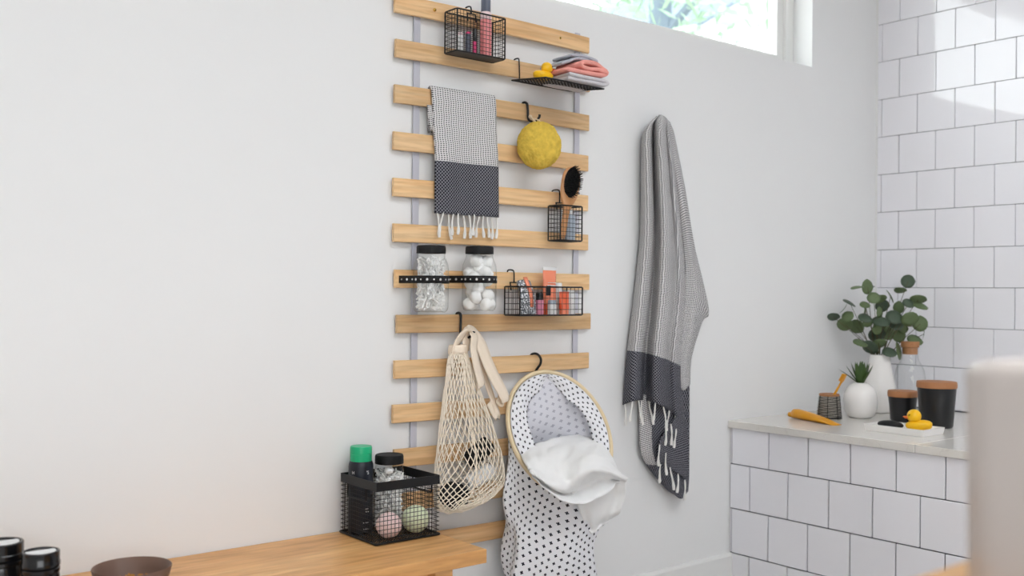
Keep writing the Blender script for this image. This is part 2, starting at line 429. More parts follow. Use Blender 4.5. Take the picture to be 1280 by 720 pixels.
# ------------------------------------------------------------------ room shell
XW, YB, XL = 3.775, -4.8, -3.2
WX0, WX1, WZ0, WZ1 = 1.05, 3.324, 1.923, 2.55
struct(MB().box(XL, 3.95, YB, 0.2, -0.12, 0.0).build('floor', FLOOR, smooth=False))
SKX0, SKX1, SKY0, SKY1 = 0.3, 2.6, -3.4, -1.7          # unseen skylight, added to brighten the ledge and right wall
w = MB(); w.box(XL, SKX0, YB, 0.2, 2.9, 3.0); w.box(SKX1, 3.95, YB, 0.2, 2.9, 3.0); w.box(SKX0, SKX1, YB, SKY0, 2.9, 3.0); w.box(SKX0, SKX1, SKY1, 0.2, 2.9, 3.0)
struct(w.build('ceiling', CEIL, smooth=False))
w = MB(); w.box(XL, WX0, 0, 0.2, 0, 2.9); w.box(WX1, 3.95, 0, 0.2, 0, 2.9); w.box(WX0, WX1, 0, 0.2, 0, WZ0); w.box(WX0, WX1, 0, 0.2, WZ1, 2.9)
struct(w.build('wall_back', WALL, smooth=False))
# the far sides of the room; the front one has a broad window opening that lets the daylight in
w = MB(); w.box(XL, 3.95, YB - 0.15, YB, 0, 0.85); w.box(XL, 3.95, YB - 0.15, YB, 2.5, 2.9); w.box(XL, -2.6, YB - 0.15, YB, 0.85, 2.5); w.box(0.6, 3.95, YB - 0.15, YB, 0.85, 2.5)
struct(w.build('wall_front', WALL, smooth=False))
w = MB(); w.box(XL - 0.15, XL, YB - 0.15, 0.2, 0, 2.9)
struct(w.build('wall_left', WALL, smooth=False))
struct(MB().box(XW - 0.004, XW + 0.006, -0.004, 0, 0.608, 2.9).build('trim_1', TRIM, smooth=False))
wr = struct(MB().box(XW + 0.006, 3.95, YB, 0.0, 0, 2.9).build('wall_right', GROUT, smooth=False))
bb = MB(); bb.add([(XL, 0, 0), (XL, -0.016, 0), (XL, -0.016, 0.134), (XL, -0.010, 0.143), (XL, 0, 0.143), (2.853, 0, 0), (2.853, -0.016, 0), (2.853, -0.016, 0.134), (2.853, -0.010, 0.143), (2.853, 0, 0.143)],
                  [(0, 1, 6, 5), (1, 2, 7, 6), (2, 3, 8, 7), (3, 4, 9, 8), (4, 0, 5, 9), (0, 4, 3, 2, 1), (5, 6, 7, 8, 9)])
struct(bb.build('baseboard_back', TRIM, smooth=False))

# tiles: one mesh for whole tiles per width, each tile an object of its own, set very slightly uneven
TILE_MESH = {}
def tile(parent, x, y0, y1, z0, z1, g=0.0032, rng=random.Random(3)):
    """glazed tile facing -x between joints y1<y0"""
    hw, hh = (y0 - y1 - g) / 2, (z1 - z0 - g) / 2
    key = (round(hw, 3), round(hh, 3))
    if key not in TILE_MESH:
        TILE_MESH[key] = MB().rbox(0, 0.008, -key[0], key[0], -key[1], key[1], 0.0015, 1).mesh('tile', TILE, 30)
    o = bpy.data.objects.new('tile', TILE_MESH[key]); C.objects.link(o); o.parent = parent
    o.location = (x, (y0 + y1) / 2, (z0 + z1) / 2)
    o.rotation_euler = (0, rng.uniform(-1, 1) * 0.006, rng.uniform(-1, 1) * 0.006)
def tiled(parent, x, zs, y_starts, pitch, yend, g=0.0032):
    for i, (z0, z1) in enumerate(zip(zs, zs[1:])):
        y = -0.0015; nxt = y_starts[i % 2]
        while y > yend:
            if y - nxt > 0.006: tile(parent, x, y, nxt, z0, z1, g)
            y = nxt; nxt -= pitch
zs = [0.611] + [0.776 + 0.15383 * k for k in range(14)]
# the row between z 2.008 and 2.161 has its first joint at y -0.022
k0 = [i for i, z in enumerate(zs) if abs(z - 2.008) < 0.03][0]
tiled(wr, XW, zs, [-0.022, -0.099] if k0 % 2 == 0 else [-0.099, -0.022], 0.1545, -1.9, 0.0026)

wl = struct(MB().box(2.856, XW, -1.95, 0.0, 0, 0.583).build('wall_ledge', GROUT, smooth=False))
tiled(wl, 2.849, [0.583, 0.456, 0.300, 0.144, 0.0][::-1], [-0.087, -0.009], 0.1562, -1.9)

ct = thing('stone_countertop', 'white quartz worktop with a seam, lying on the tiled ledge', 'countertop', (3.3, -0.9, 0.583))
MB().rbox(2.838, XW - 0.001, -0.6992, -0.001, 0.583, 0.608, 0.002, 2).build('slab', STONE, ct)
MB().rbox(2.838, XW - 0.001, -1.95, -0.7006, 0.583, 0.608, 0.002, 2).build('slab', STONE, ct)

# clerestory window
wd = struct(MB().box(WX0 + 0.001, WX1 - 0.001, 0.155, 0.195, WZ0 + 0.0005, WZ0 + 0.012).build('window_1', TRIM, smooth=False))
def wpart(name, m, *boxes):
    b = MB()
    for q in boxes: b.box(*q)
    return b.build(name, m, wd, smooth=False)
wpart('window_frame', TRIM, (WX1 - 0.045, WX1 - 0.0005, 0.085, 0.15, WZ0 + 0.0005, WZ1 - 0.0005), (WX0 + 0.0005, WX0 + 0.045, 0.085, 0.15, WZ0 + 0.0005, WZ1 - 0.0005), (WX0 + 0.045, WX1 - 0.045, 0.085, 0.15, WZ1 - 0.045, WZ1 - 0.0005), (WX0 + 0.045, WX1 - 0.045, 0.085, 0.15, WZ0 + 0.0005, WZ0 + 0.03))
wpart('sash', TRIM, (WX1 - 0.085, WX1 - 0.044, 0.10, 0.14, WZ0 + 0.029, WZ1 - 0.044), (WX0 + 0.044, WX0 + 0.085, 0.10, 0.14, WZ0 + 0.029, WZ1 - 0.044), (WX0 + 0.08, WX1 - 0.08, 0.10, 0.14, WZ1 - 0.085, WZ1 - 0.044), (WX0 + 0.08, WX1 - 0.08, 0.10, 0.14, WZ0 + 0.029, WZ0 + 0.05))
wpart('pane', PANE, (WX0 + 0.08, WX1 - 0.08, 0.118, 0.122, WZ0 + 0.045, WZ1 - 0.08))

# ------------------------------------------------------------------ outside the window
struct(MB().box(-40, 44, -40, 50, -0.3, -0.15).build('ground', GRASS, smooth=False))
def tree(x, y, h, r, n, rx, seed, label):
    rg = random.Random(seed)
    t = thing('garden_tree', label, 'tree', (x, y, -0.15))
    b = MB(); b.tube([(x, y, -0.15), (x + 0.05, y, h * 0.4), (x - 0.05, y, h * 0.75), (x + 0.1, y, h)], [r, r * 0.9, r * 0.7, r * 0.25], 10)
    for k in range(5):
        a = rg.uniform(0, 6.28); z = h * rg.uniform(0.55, 0.85)
        b.tube([(x, y, z), (x + math.cos(a) * rx * 0.35, y + math.sin(a) * rx * 0.35, z + 0.5), (x + math.cos(a) * rx * 0.8, y + math.sin(a) * rx * 0.8, z + 0.8)], [r * 0.35, r * 0.25, r * 0.1], 6)
    b.build('trunk', BARK, t)
    f = MB()
    for k in range(n):
        q = V((rg.gauss(0, 1), rg.gauss(0, 1), rg.gauss(0, 1))).normalized() * (rg.random() ** 0.4)
        c = V((x + q.x * rx, y + q.y * rx, h * 0.78 + q.z * h * 0.36))
        d = V((rg.uniform(-1, 1), rg.uniform(-1, 1), rg.uniform(-1, 1))).normalized(); e = d.orthogonal().normalized(); s = rg.uniform(0.05, 0.11)
        f.add([c - d * s, c + e * s * 0.5, c + d * s, c - e * s * 0.5 + d * 0.02], [(0, 1, 2, 3)])
    o = f.build('foliage', OUTLEAF, t, smooth=False); o['kind'] = 'stuff'
tree(6.83, 4.0, 5.4, 0.14, 3000, 1.9, 1, 'broad leafy tree with a grey trunk outside the window')
tree(7.6, 9.0, 7.5, 0.2, 7000, 2.8, 2, 'taller leafy tree standing further back behind the grey-trunked one')
hs = thing('neighbour_house', 'white neighbouring house with a dark roof edge outside the window', 'house', (18.0, 12.0, -0.15))
MB().add([(14.1, 9.75, -0.15), (23.1, 9.75, -0.15), (23.1, 9.75, 5.95), (18.6, 9.75, 8.6), (14.1, 9.75, 5.95),
          (14.1, 16, -0.15), (23.1, 16, -0.15), (23.1, 16, 5.95), (18.6, 16, 8.6), (14.1, 16, 5.95)],
         [(0, 1, 2, 3, 4), (9, 8, 7, 6, 5), (0, 4, 9, 5), (1, 6, 7, 2), (4, 3, 8, 9), (3, 2, 7, 8)]).build('wall', SIDING, hs, smooth=False)
def slab_(p, q, th, y0, y1):
    (x0, z0), (x1, z1) = p, q
    return MB().add([(x0, y0, z0), (x1, y0, z1), (x1, y1, z1), (x0, y1, z0), (x0, y0, z0 + th), (x1, y0, z1 + th), (x1, y1, z1 + th), (x0, y1, z0 + th)],
                    [(0, 3, 2, 1), (4, 5, 6, 7), (0, 1, 5, 4), (1, 2, 6, 5), (2, 3, 7, 6), (3, 0, 4, 7)])
slab_((13.85, 5.81), (18.6, 8.61), 0.08, 9.5, 16.2).build('roof', ROOF, hs, smooth=False)
slab_((23.35, 5.81), (18.6, 8.61), 0.08, 9.5, 16.2).build('roof', ROOF, hs, smooth=False)

# ------------------------------------------------------------------ slat rack
SL = [(1.437, 1.8365), (1.441, 1.7185), (1.439, 1.598), (1.437, 1.4735), (1.4375, 1.351), (1.439, 1.2305), (1.445, 1.109), (1.452, 0.989), (1.446, 0.8685), (1.442, 0.7515), (1.447, 0.6335), (1.443, 0.5155), (1.445, 0.400)]
SH, SLEN = 0.0485, 0.702
def slat_y(s): return -0.009 - 0.013 * (1 - (2 * s - 1) ** 2)       # back of the bowed slat
rack = thing('slat_rack', 'wall rack of bowed birch slats strung on two grey webbing straps', 'rack', (1.79, 0, 0.34))
TONE = (1.0, .86, .82, .93, 1.03, 1.0, 1.04, .76, .92, .97, .93, .95, .90)
for (x0, zt), tone_ in zip(SL, TONE):
    n = 14; P = []
    for i in range(n + 1):
        s = i / n; x = x0 + SLEN * s; y = slat_y(s); t = 0.0095; b = 0.0015
        P.append([(x, y, zt - SH + b), (x, y, zt - b), (x, y - b, zt), (x, y - t + b, zt), (x, y - t, zt - b), (x, y - t, zt - SH + b), (x, y - t + b, zt - SH), (x, y - b, zt - SH)])
    m = MB(); m.grid(P, closed=True); m.f += [tuple(range(7, -1, -1)), tuple(n * 8 + k for k in range(8))]
    m.build('slat', SLAT, rack, smooth=35).color = (tone_, tone_, tone_, 1)
for xa in (1.5035, 2.0905):
    MB().rbox(xa, xa + 0.0205, -0.008, -0.0045, 0.345, 1.846, 0.0008, 1).build('strap', STRAP, rack)
for p in ((1.5564, -0.0260, 1.8134), (2.0131, -0.0260, 1.8130)):
    y = -0.0275 if p[0] < 1.9 else -0.0235
    m = MB(); m.lathe([(0, 0.004), (0.003, 0.0036), (0.0045, 0.002), (0.005, 0.0)], n=12)
    m.v = [V((p[0] + q.x, y - q.z, p[2] + q.y)) for q in m.v]; m.f = [f[::-1] for f in m.f]
    m.build('screw', BRASS, rack)

# ------------------------------------------------------------------ wire baskets
def wires(mb, p0, u, v, nu, nv, r=0.00075):
    p0, u, v = V(p0), V(u), V(v)
    for i in range(1, nu): mb.tube([p0 + u * i / nu, p0 + u * i / nu + v], r, 4)
    for j in range(1, nv): mb.tube([p0 + v * j / nv, p0 + v * j / nv + u], r, 4)
    return mb
def loop(x0, x1, y0, y1, z, rc=0.006):
    P = []
    for cx, cy, a0 in ((x1 - rc, y1 - rc, 0), (x0 + rc, y1 - rc, 90), (x0 + rc, y0 + rc, 180), (x1 - rc, y0 + rc, 270)):
        for k in range(4):
            a = math.radians(a0 + 30 * k); P.append((cx + rc * math.cos(a), cy + rc * math.sin(a), z))
    return P
def swing_hook(root, x, yb, zr, ztop, ys):
    """hook that swings on the back rim and goes over the slat's top edge"""
    h = MB(); w = 0.014
    h.tube([(x - w, yb - 0.004, zr - 0.010), (x - w, yb, zr + 0.012), (x + w, yb, zr + 0.012), (x + w, yb - 0.004, zr - 0.010)], 0.0023, 6)
    h.tube(spline([(x, yb, zr + 0.011), (x, yb, ztop - 0.006), (x, yb + 0.006, ztop + 0.004), (x, ys + 0.003, ztop + 0.004), (x, ys + 0.004, ztop - 0.012)], 14), 0.0022, 6)
    return h.build('hook', BLACK, root)
def basket(name, label, cat, x0, x1, yb, yf, z0, z1, pitch, bottom='wire', rw=0.0023, group=None):
    b = thing(name, label, cat, ((x0 + x1) / 2, (yb + yf) / 2, z0), group)
    m = MB(); m.tube(loop(x0, x1, yf, yb, z1), rw, 6, closed=True); m.tube(loop(x0, x1, yf, yb, z0), rw, 6, closed=True)
    for x, y in ((x0, yf), (x1, yf), (x0, yb), (x1, yb)):
        m.tube([(x + (0.001 if x == x0 else -0.001), y, z0), (x + (0.001 if x == x0 else -0.001), y, z1)], rw, 6)
    m.build('frame', BLACK, b)
    nx, ny, nz = max(2, round((x1 - x0) / pitch)), max(2, round((yb - yf) / pitch)), max(2, round((z1 - z0) / pitch))
    for y in (yf, yb): wires(MB(), (x0, y, z0), (x1 - x0, 0, 0), (0, 0, z1 - z0), nx, nz).build('wire_panel', BLACK, b, smooth=False)
    for x in (x0, x1): wires(MB(), (x, yf, z0), (0, yb - yf, 0), (0, 0, z1 - z0), ny, nz).build('wire_panel', BLACK, b, smooth=False)
    if bottom == 'wire': wires(MB(), (x0, yf, z0), (x1 - x0, 0, 0), (0, yb - yf, 0), nx, ny).build('bottom', BLACK, b, smooth=False)
    else: MB().box(x0 + 0.001, x1 - 0.001, yf + 0.001, yb - 0.001, z0 - 0.001, z0 + 0.0012).build('bottom', BLACK, b, smooth=False)
    return b

# basket with cosmetics on the top slat
BA = (1.580, 1.745, -0.042, -0.098, 1.696, 1.808)
ba = basket('wire_basket', 'black wire basket with solid base hooked over the topmost slat', 'basket', *BA, 0.0112, 'plate')
swing_hook(ba, 1.669, -0.0415, 1.808, 1.8375, -0.018)
z = BA[4] + 0.0016
pb = thing('cosmetic_bottle', 'tall pink bottle with dark cap in the topmost wire basket', 'bottle', (1.698, -0.07, z))
MB().lathe([(0, 0), (0.014, 0), (0.0165, 0.003), (0.0168, 0.095), (0.015, 0.104), (0, 0.104)], (1.698, -0.07, z), 24).build('body', PINK, pb)
MB().lathe([(0.0150, 0.104), (0.0165, 0.108), (0.0158, 0.122), (0.0125, 0.126), (0, 0.126)], (1.698, -0.07, z), 24).build('collar', PALEPINK, pb)
MB().lathe([(0.0135, 0.126), (0.0135, 0.168), (0.0125, 0.17), (0, 0.17)], (1.698, -0.07, z), 24).build('cap', SLATE, pb)
def tubelet(name, label, cat, x, y, z, r, h1, h2, m1, m2, parts=('body', 'cap'), group=None):
    t = thing(name, label, cat, (x, y, z), group)
    MB().lathe([(0, 0), (r * 0.9, 0), (r, 0.002), (r, h1), (0, h1)], (x, y, z), 16).build(parts[0], m1, t)
    MB().lathe([(r * 0.92, h1), (r * 0.92, h2 - 0.002), (r * 0.8, h2), (0, h2)], (x, y, z), 16).build(parts[1], m2, t)
    return t
tubelet('lip_gloss', 'hot pink lip gloss tube with black cap in the topmost wire basket', 'lip gloss', 1.659, -0.072, z, 0.0062, 0.038, 0.074, HOTPINK, BLACKG)
tubelet('mascara', 'slate grey cosmetic tube with pink tip in the topmost wire basket', 'cosmetic tube', 1.640, -0.068, z, 0.0075, 0.056, 0.062, SLATE, HOTPINK)
tubelet('nail_file_tube', 'clear pale tube beside the slate grey one in the topmost basket', 'cosmetic tube', 1.618, -0.06, z, 0.009, 0.05, 0.058, CLEARW, PALEPINK)

# flat wire shelf on slat 2
sh = thing('wire_shelf', 'flat black wire shelf hooked on the second slat from the top', 'shelf', (1.925, -0.118, 1.64))
bl, fl, fr, br = V((1.814, -0.043, 1.656)), V((1.814, -0.190, 1.641)), V((2.036, -0.190, 1.639)), V((2.036, -0.043, 1.655))
MB().tube([bl, fl, fr, br], 0.0022, 6, closed=True).build('frame', BLACK, sh)
m = MB()
for k in range(1, 18): m.tube([bl.lerp(br, k / 18), fl.lerp(fr, k / 18)], 0.0008, 4)
for k in range(1, 12): m.tube([bl.lerp(fl, k / 12), br.lerp(fr, k / 12)], 0.0008, 4)
m.build('wire_panel', BLACK, sh, smooth=False)
for x in (1.842, 2.008):
    MB().tube(spline([(x, -0.044, 1.655), (x, -0.042, 1.70), (x, -0.040, 1.7195), (x, -0.034, 1.7245), (x, -0.018, 1.7225), (x, -0.014, 1.708)], 16), 0.0021, 6).build('hook', BLACK, sh)

def duck(name, label, p, s, yaw_, group):
    """rubber duck facing +x before turning; s = overall length"""
    p = V(p); R = rotz(yaw_); d = thing(name, label, 'toy duck', p, group)
    T = lambda x, y, z: p + R @ V((x * s, y * s, z * s))
    m = MB()
    def fb(q):
        return 1.0
    m.ellipsoid(T(0, 0, 0.22), (0.48 * s, 0.30 * s, 0.225 * s), 24, 14, R)
    # squared-off tail end
    m.v = [V(v) for v in m.v]
    for v in m.v:
        l = R.inverted() @ (v - p)
        if l.x < -0.08 * s:
            k = (-0.08 * s - l.x) / (0.4 * s); l.z = l.z + k * 0.08 * s * (1 if l.z > 0.2 * s else 0.3); l.y *= 1 + 0.25 * k; l.x *= 1.02
        l.z = max(l.z, 0.0); v[:] = (p + R @ l)[:]
    m.build('body', DUCK, d, smooth=60)
    MB().ellipsoid(T(0.17, 0, 0.58), (0.265 * s, 0.25 * s, 0.265 * s), 20, 14, R).build('head', DUCK, d, smooth=60)
    m = MB(); m.ellipsoid(T(0.44, 0, 0.545), (0.14 * s, 0.11 * s, 0.035 * s), 12, 8, R); m.ellipsoid(T(0.42, 0, 0.50), (0.10 * s, 0.09 * s, 0.03 * s), 12, 8, R)
    m.build('beak', BEAK, d, smooth=60)
    for sy in (-1, 1): MB().ellipsoid(T(0.345, sy * 0.155, 0.63), (0.032 * s,) * 3, 8, 6).build('eye', BLACKG, d, smooth=60)
    for sy in (-1, 1): MB().ellipsoid(T(-0.10, sy * 0.26, 0.26), (0.24 * s, 0.055 * s, 0.12 * s), 12, 8, R).build('wing', DUCK, d, smooth=60)
    return d
duck('rubber_duck', 'yellow rubber duck beside folded washcloths on the wire shelf', (1.868, -0.118, 1.6500), 0.064, math.radians(-12), 'rubber ducks')

def folded(label, path, y0, y1, mat, th, seed, skew=0.0):
    """washcloth folded along a path in the x-z plane and running back along y"""
    rows_ = []
    for k, (x, z_) in enumerate(path):
        r_ = []
        for q in range(5):
            t = q / 4; e = V((k * 0.9, t * 1.7, seed))
            r_.append((x + skew * t + 0.006 * noise.noise(e), y0 + (y1 - y0) * t + 0.006 * noise.noise(V((k * 0.7, seed, 0))), z_ + 0.003 * noise.noise(e + V((9, 0, 0))) * (z_ > path[0][1] + 0.004)))
        rows_.append(r_)
    P = patch(rows_, 44, 14)
    o = MB().grid(P).build('washcloth', mat, None, smooth=80, loc=(path[0][0] + 0.07, (y0 + y1) / 2, path[0][1] - th / 2), solid=th)
    md = o.modifiers.new('soft', 'SUBSURF'); md.levels = md.render_levels = 1
    return tag(o, label, 'washcloth', 'washcloths on the wire shelf')
folded('pale grey washcloth folded flat on the wire shelf, under the coral one',
       [(1.902, 1.6548), (1.95, 1.6535), (2.00, 1.6530), (2.045, 1.6535), (2.058, 1.6590), (2.048, 1.6655), (2.00, 1.6650), (1.95, 1.6655), (1.906, 1.6650)], -0.186, -0.066, PALECL, 0.0115, 3, 0.004)
folded('coral pink bunched washcloth between two grey ones on the wire shelf',
       [(1.898, 1.6790), (1.94, 1.6785), (1.985, 1.6790), (2.03, 1.6800), (2.056, 1.6840), (2.054, 1.6920), (2.025, 1.6945), (1.99, 1.6920), (1.958, 1.6960), (1.962, 1.7060), (1.985, 1.7105), (2.015, 1.7090), (2.043, 1.7020), (2.060, 1.6930)], -0.184, -0.076, CORAL, 0.0125, 8, -0.004)
folded('blue-grey washcloth lying on top of the coral one',
       [(1.908, 1.7000), (1.935, 1.7090), (1.970, 1.7245), (2.01, 1.7250), (2.04, 1.7180), (2.052, 1.7220), (2.040, 1.7300), (2.00, 1.7345), (1.950, 1.7315)], -0.150, -0.056, GREYCL, 0.0090, 11, 0.0)

# ------------------------------------------------------------------ towels
def tassel(root, p, L=0.055, seed=0, y=None):
    rg = random.Random(seed); p = V(p); n = 7; pts = []; rs = []
    dx, dy = rg.uniform(-0.22, 0.22), rg.uniform(-0.1, 0.05)
    for i in range(n):
        t = i / (n - 1); pts.append(p + V((dx * L * t + 0.002 * math.sin(t * 5 + seed), dy * L * t, -L * t))); rs.append(0.0026 + 0.0006 * math.sin(t * 9 + seed))
    rs[0] = 0.0020; rs[-2] = 0.0052; rs[-1] = 0.0040; rs[-3] = 0.0036
    return MB().tube(pts, rs, 6).build('tassel', FRINGE, root)
tw = thing('hand_towel', 'black and white waffle hand towel with dark end band draped over the third slat', 'towel', (1.65, -0.04, 1.26))
Y3 = -0.036
rows = []
prof = [(-0.012, 1.482), (-0.012, 1.54), (-0.012, 1.588), (-0.0145, 1.6015), (-0.026, 1.6045), (-0.037, 1.6000), (-0.040, 1.575), (-0.040, 1.50), (-0.041, 1.42), (-0.041, 1.34), (-0.042, 1.262)]
xl = [1.552, 1.551, 1.551, 1.549, 1.546, 1.543, 1.545, 1.549, 1.555, 1.556, 1.556]
xr = [1.745, 1.747, 1.749, 1.752, 1.755, 1.755, 1.757, 1.760, 1.764, 1.766, 1.767]
for (y, zz), a, b in zip(prof, xl, xr):
    row = []
    for k in range(6):
        t = k / 5; yy = y + (slat_y((a + (b - a) * t - 1.439) / SLEN) - slat_y(0.3)); row.append((a + (b - a) * t, yy - (0.004 * math.sin(t * 9) if zz < 1.45 and y < -0.03 else 0), zz))
    rows.append(row)
P = patch(rows, 70, 30, lambda u, v: 0.0018 * math.sin(u * 17 + 2 * v) * max(0, v - 0.5))
MB().grid(P, uvlen='arc', WID=0.215, band=lambda u, v, q: 1.0 if q.y < -0.033 and q.z < 1.404 else 0.0).build('cloth', WEAVE, tw, smooth=70, solid=0.006)
for k in range(13):
    x = 1.560 + k * 0.0170; tassel(tw, (x, -0.042 - 0.008 * (1 - abs(k - 6) / 7), 1.263 + 0.003 * math.sin(k * 2.1)), 0.055 + 0.012 * random.Random(k).random(), k)
P = patch([[(1.533, -0.030, 1.553), (1.545, -0.031, 1.553), (1.565, -0.032, 1.553)], [(1.537, -0.030, 1.52), (1.549, -0.031, 1.52), (1.567, -0.032, 1.52)], [(1.545, -0.030, 1.486), (1.555, -0.031, 1.484), (1.569, -0.032, 1.484)]], 10, 6)
MB().grid(P, uvlen=(0.034, 0.07), band=lambda u, v, q: 0.0).build('folded_corner', WEAVE, tw, smooth=70, solid=0.005)

# ------------------------------------------------------------------ large towel hanging on the wall
bt = thing('bath_towel', 'long black and white waffle bath towel hanging in folds from the wall beside the rack', 'towel', (2.47, -0.02, 0.36))
def fold_noise(amp, fr, seed):
    return lambda u, v: amp * (noise.noise(V((u * fr, v * 1.6, seed))) + 0.5 * math.sin(u * fr * 2.2 + v * 2 + seed))
F = [[(2.4257, -0.0170, 1.6132), (2.4127, -0.0400, 1.6192), (2.4253, -0.0380, 1.6268), (2.4493, -0.0220, 1.6336), (2.4272, -0.0540, 1.6268), (2.4372, -0.0570, 1.6224), (2.4708, -0.0340, 1.6232), (2.4724, -0.0420, 1.6125), (2.5036, -0.0230, 1.6055)],
     [(2.3809, -0.0140, 1.5620), (2.3561, -0.0560, 1.5686), (2.3787, -0.0520, 1.5799), (2.4196, -0.0240, 1.5904), (2.3787, -0.0820, 1.5793), (2.3948, -0.0880, 1.5740), (2.4550, -0.0460, 1.5778), (2.4570, -0.0600, 1.5634), (2.5125, -0.0260, 1.5559)],
     [(2.3748, -0.0140, 1.4401), (2.3539, -0.0560, 1.4427), (2.3794, -0.0520, 1.4500), (2.4230, -0.0240, 1.4580), (2.3857, -0.0820, 1.4504), (2.4060, -0.0880, 1.4490), (2.4691, -0.0460, 1.4544), (2.4744, -0.0600, 1.4474), (2.5333, -0.0260, 1.4467)],
     [(2.3733, -0.0140, 1.2493), (2.3572, -0.0560, 1.2524), (2.3872, -0.0520, 1.2573), (2.4332, -0.0240, 1.2619), (2.4009, -0.0820, 1.2579), (2.4266, -0.0880, 1.2563), (2.4937, -0.0460, 1.2577), (2.5032, -0.0600, 1.2524), (2.5672, -0.0260, 1.2494)],
     [(2.3497, -0.0140, 1.0636), (2.3392, -0.0560, 1.0671), (2.3741, -0.0520, 1.0693), (2.4237, -0.0240, 1.0699), (2.3975, -0.0820, 1.0693), (2.4299, -0.0880, 1.0670), (2.5013, -0.0460, 1.0647), (2.5159, -0.0600, 1.0604), (2.5854, -0.0260, 1.0549)],
     [(2.3192, -0.0140, 0.8646), (2.3100, -0.0560, 0.8647), (2.3457, -0.0520, 0.8601), (2.3951, -0.0240, 0.8540), (2.3704, -0.0820, 0.8513), (2.4036, -0.0880, 0.8414), (2.4751, -0.0460, 0.8295), (2.4908, -0.0600, 0.8203), (2.5604, -0.0260, 0.8047)],
     [(2.3031, -0.0140, 0.6975), (2.2989, -0.0560, 0.7119), (2.3390, -0.0520, 0.7129), (2.3912, -0.0240, 0.7070), (2.3721, -0.0820, 0.7070), (2.4113, -0.0880, 0.6903), (2.4870, -0.0460, 0.6677), (2.5075, -0.0600, 0.6468), (2.5825, -0.0260, 0.6116)]]
P = patch(F, 80, 64, fold_noise(0.003, 6, 1.0))
MB().grid(P, uvlen='true', band=lambda u, v, q: 1.0 if v > 0.835 else 0.0).build('front_layer', WEAVE2, bt, smooth=70, solid=0.004)
edge = P[-1]
for k in range(10):
    q = edge[int(2 + k * 6.3)]; tassel(bt, q, 0.058 + 0.02 * random.Random(k + 50).random(), k + 50)
G = [[(2.4802, -0.0300, 1.6204), (2.5052, -0.0250, 1.6080), (2.5284, -0.0150, 1.5800)],
     [(2.5153, -0.0350, 1.4524), (2.5333, -0.0400, 1.4402), (2.5818, -0.0150, 1.4140)],
     [(2.5529, -0.0350, 1.2564), (2.5677, -0.0500, 1.2432), (2.6324, -0.0150, 1.2202)],
     [(2.5706, -0.0350, 1.0975), (2.6038, -0.0550, 1.0765), (2.7034, -0.0200, 1.0010)],
     [(2.5621, -0.0300, 0.9511), (2.5911, -0.0500, 0.9433), (2.6707, -0.0200, 0.9576)],
     [(2.5476, -0.0300, 0.8373), (2.5681, -0.0400, 0.8265), (2.6189, -0.0200, 0.8397)],
     [(2.5488, -0.0300, 0.7392), (2.5612, -0.0400, 0.7313), (2.6119, -0.0200, 0.7485)]]
P = patch(G, 60, 18, fold_noise(0.002, 3, 4.0))
MB().grid(P, uvlen=lambda u, v: (0.5 + 0.12 * u + 0.1 * v, 0.8 * v + 0.03 * u), band=lambda u, v, q: 0.0).build('side_fold', WEAVE2, bt, smooth=70, solid=0.004)
K = [[(2.3714, -0.0180, 0.7296), (2.4183, -0.0300, 0.7227), (2.4926, -0.0350, 0.7294), (2.6098, -0.0180, 0.7753)],
     [(2.3725, -0.0180, 0.6318), (2.4161, -0.0400, 0.6309), (2.4905, -0.0450, 0.6206), (2.6116, -0.0180, 0.6193)],
     [(2.3809, -0.0180, 0.5386), (2.4193, -0.0450, 0.5385), (2.4938, -0.0500, 0.5218), (2.6129, -0.0180, 0.5063)],
     [(2.4340, -0.0180, 0.4713), (2.4634, -0.0400, 0.4583), (2.5197, -0.0450, 0.4425), (2.6138, -0.0180, 0.4309)],
     [(2.5034, -0.0180, 0.4087), (2.5237, -0.0350, 0.3906), (2.5552, -0.0350, 0.3736), (2.6103, -0.0180, 0.3884)]]
P = patch(K, 40, 24, fold_noise(0.002, 4, 9.0))
MB().grid(P, uvlen=lambda u, v: (0.24 * u + 0.07 * v, 0.30 * v - 0.05 * u), band=lambda u, v, q: 1.0 if u > 0.30 or v > 0.62 else 0.0).build('back_layer', WEAVE2, bt, smooth=70, solid=0.004)
# turned-up corner with a second line of tassels
H = [[(2.4931, -0.0700, 0.6543), (2.5165, -0.0700, 0.6422), (2.5516, -0.0600, 0.6229)], [(2.4125, -0.0750, 0.5889), (2.4730, -0.0750, 0.5838), (2.5601, -0.0600, 0.5642)], [(2.4073, -0.0700, 0.5377), (2.4716, -0.0700, 0.5213), (2.5667, -0.0550, 0.4891)], [(2.4411, -0.0600, 0.4971), (2.4987, -0.0600, 0.4705), (2.5731, -0.0500, 0.4348)]]
P = patch(H, 24, 16)
MB().grid(P, uvlen=lambda u, v: (0.14 * u + 0.05 * v, 0.20 * v - 0.06 * u), band=lambda u, v, q: 1.0).build('turned_corner', WEAVE2, bt, smooth=70, solid=0.004)
for k, p in enumerate(((2.4328, -0.0800, 0.6288), (2.4532, -0.0820, 0.6326), (2.4785, -0.0800, 0.6150), (2.3998, -0.0800, 0.5702), (2.4355, -0.0750, 0.5408), (2.4243, -0.0650, 0.5046), (2.4699, -0.0650, 0.4897), (2.5120, -0.0620, 0.4642), (2.5515, -0.0550, 0.4379))):
    tassel(bt, p, 0.058 + 0.02 * random.Random(k + 80).random(), k + 80)

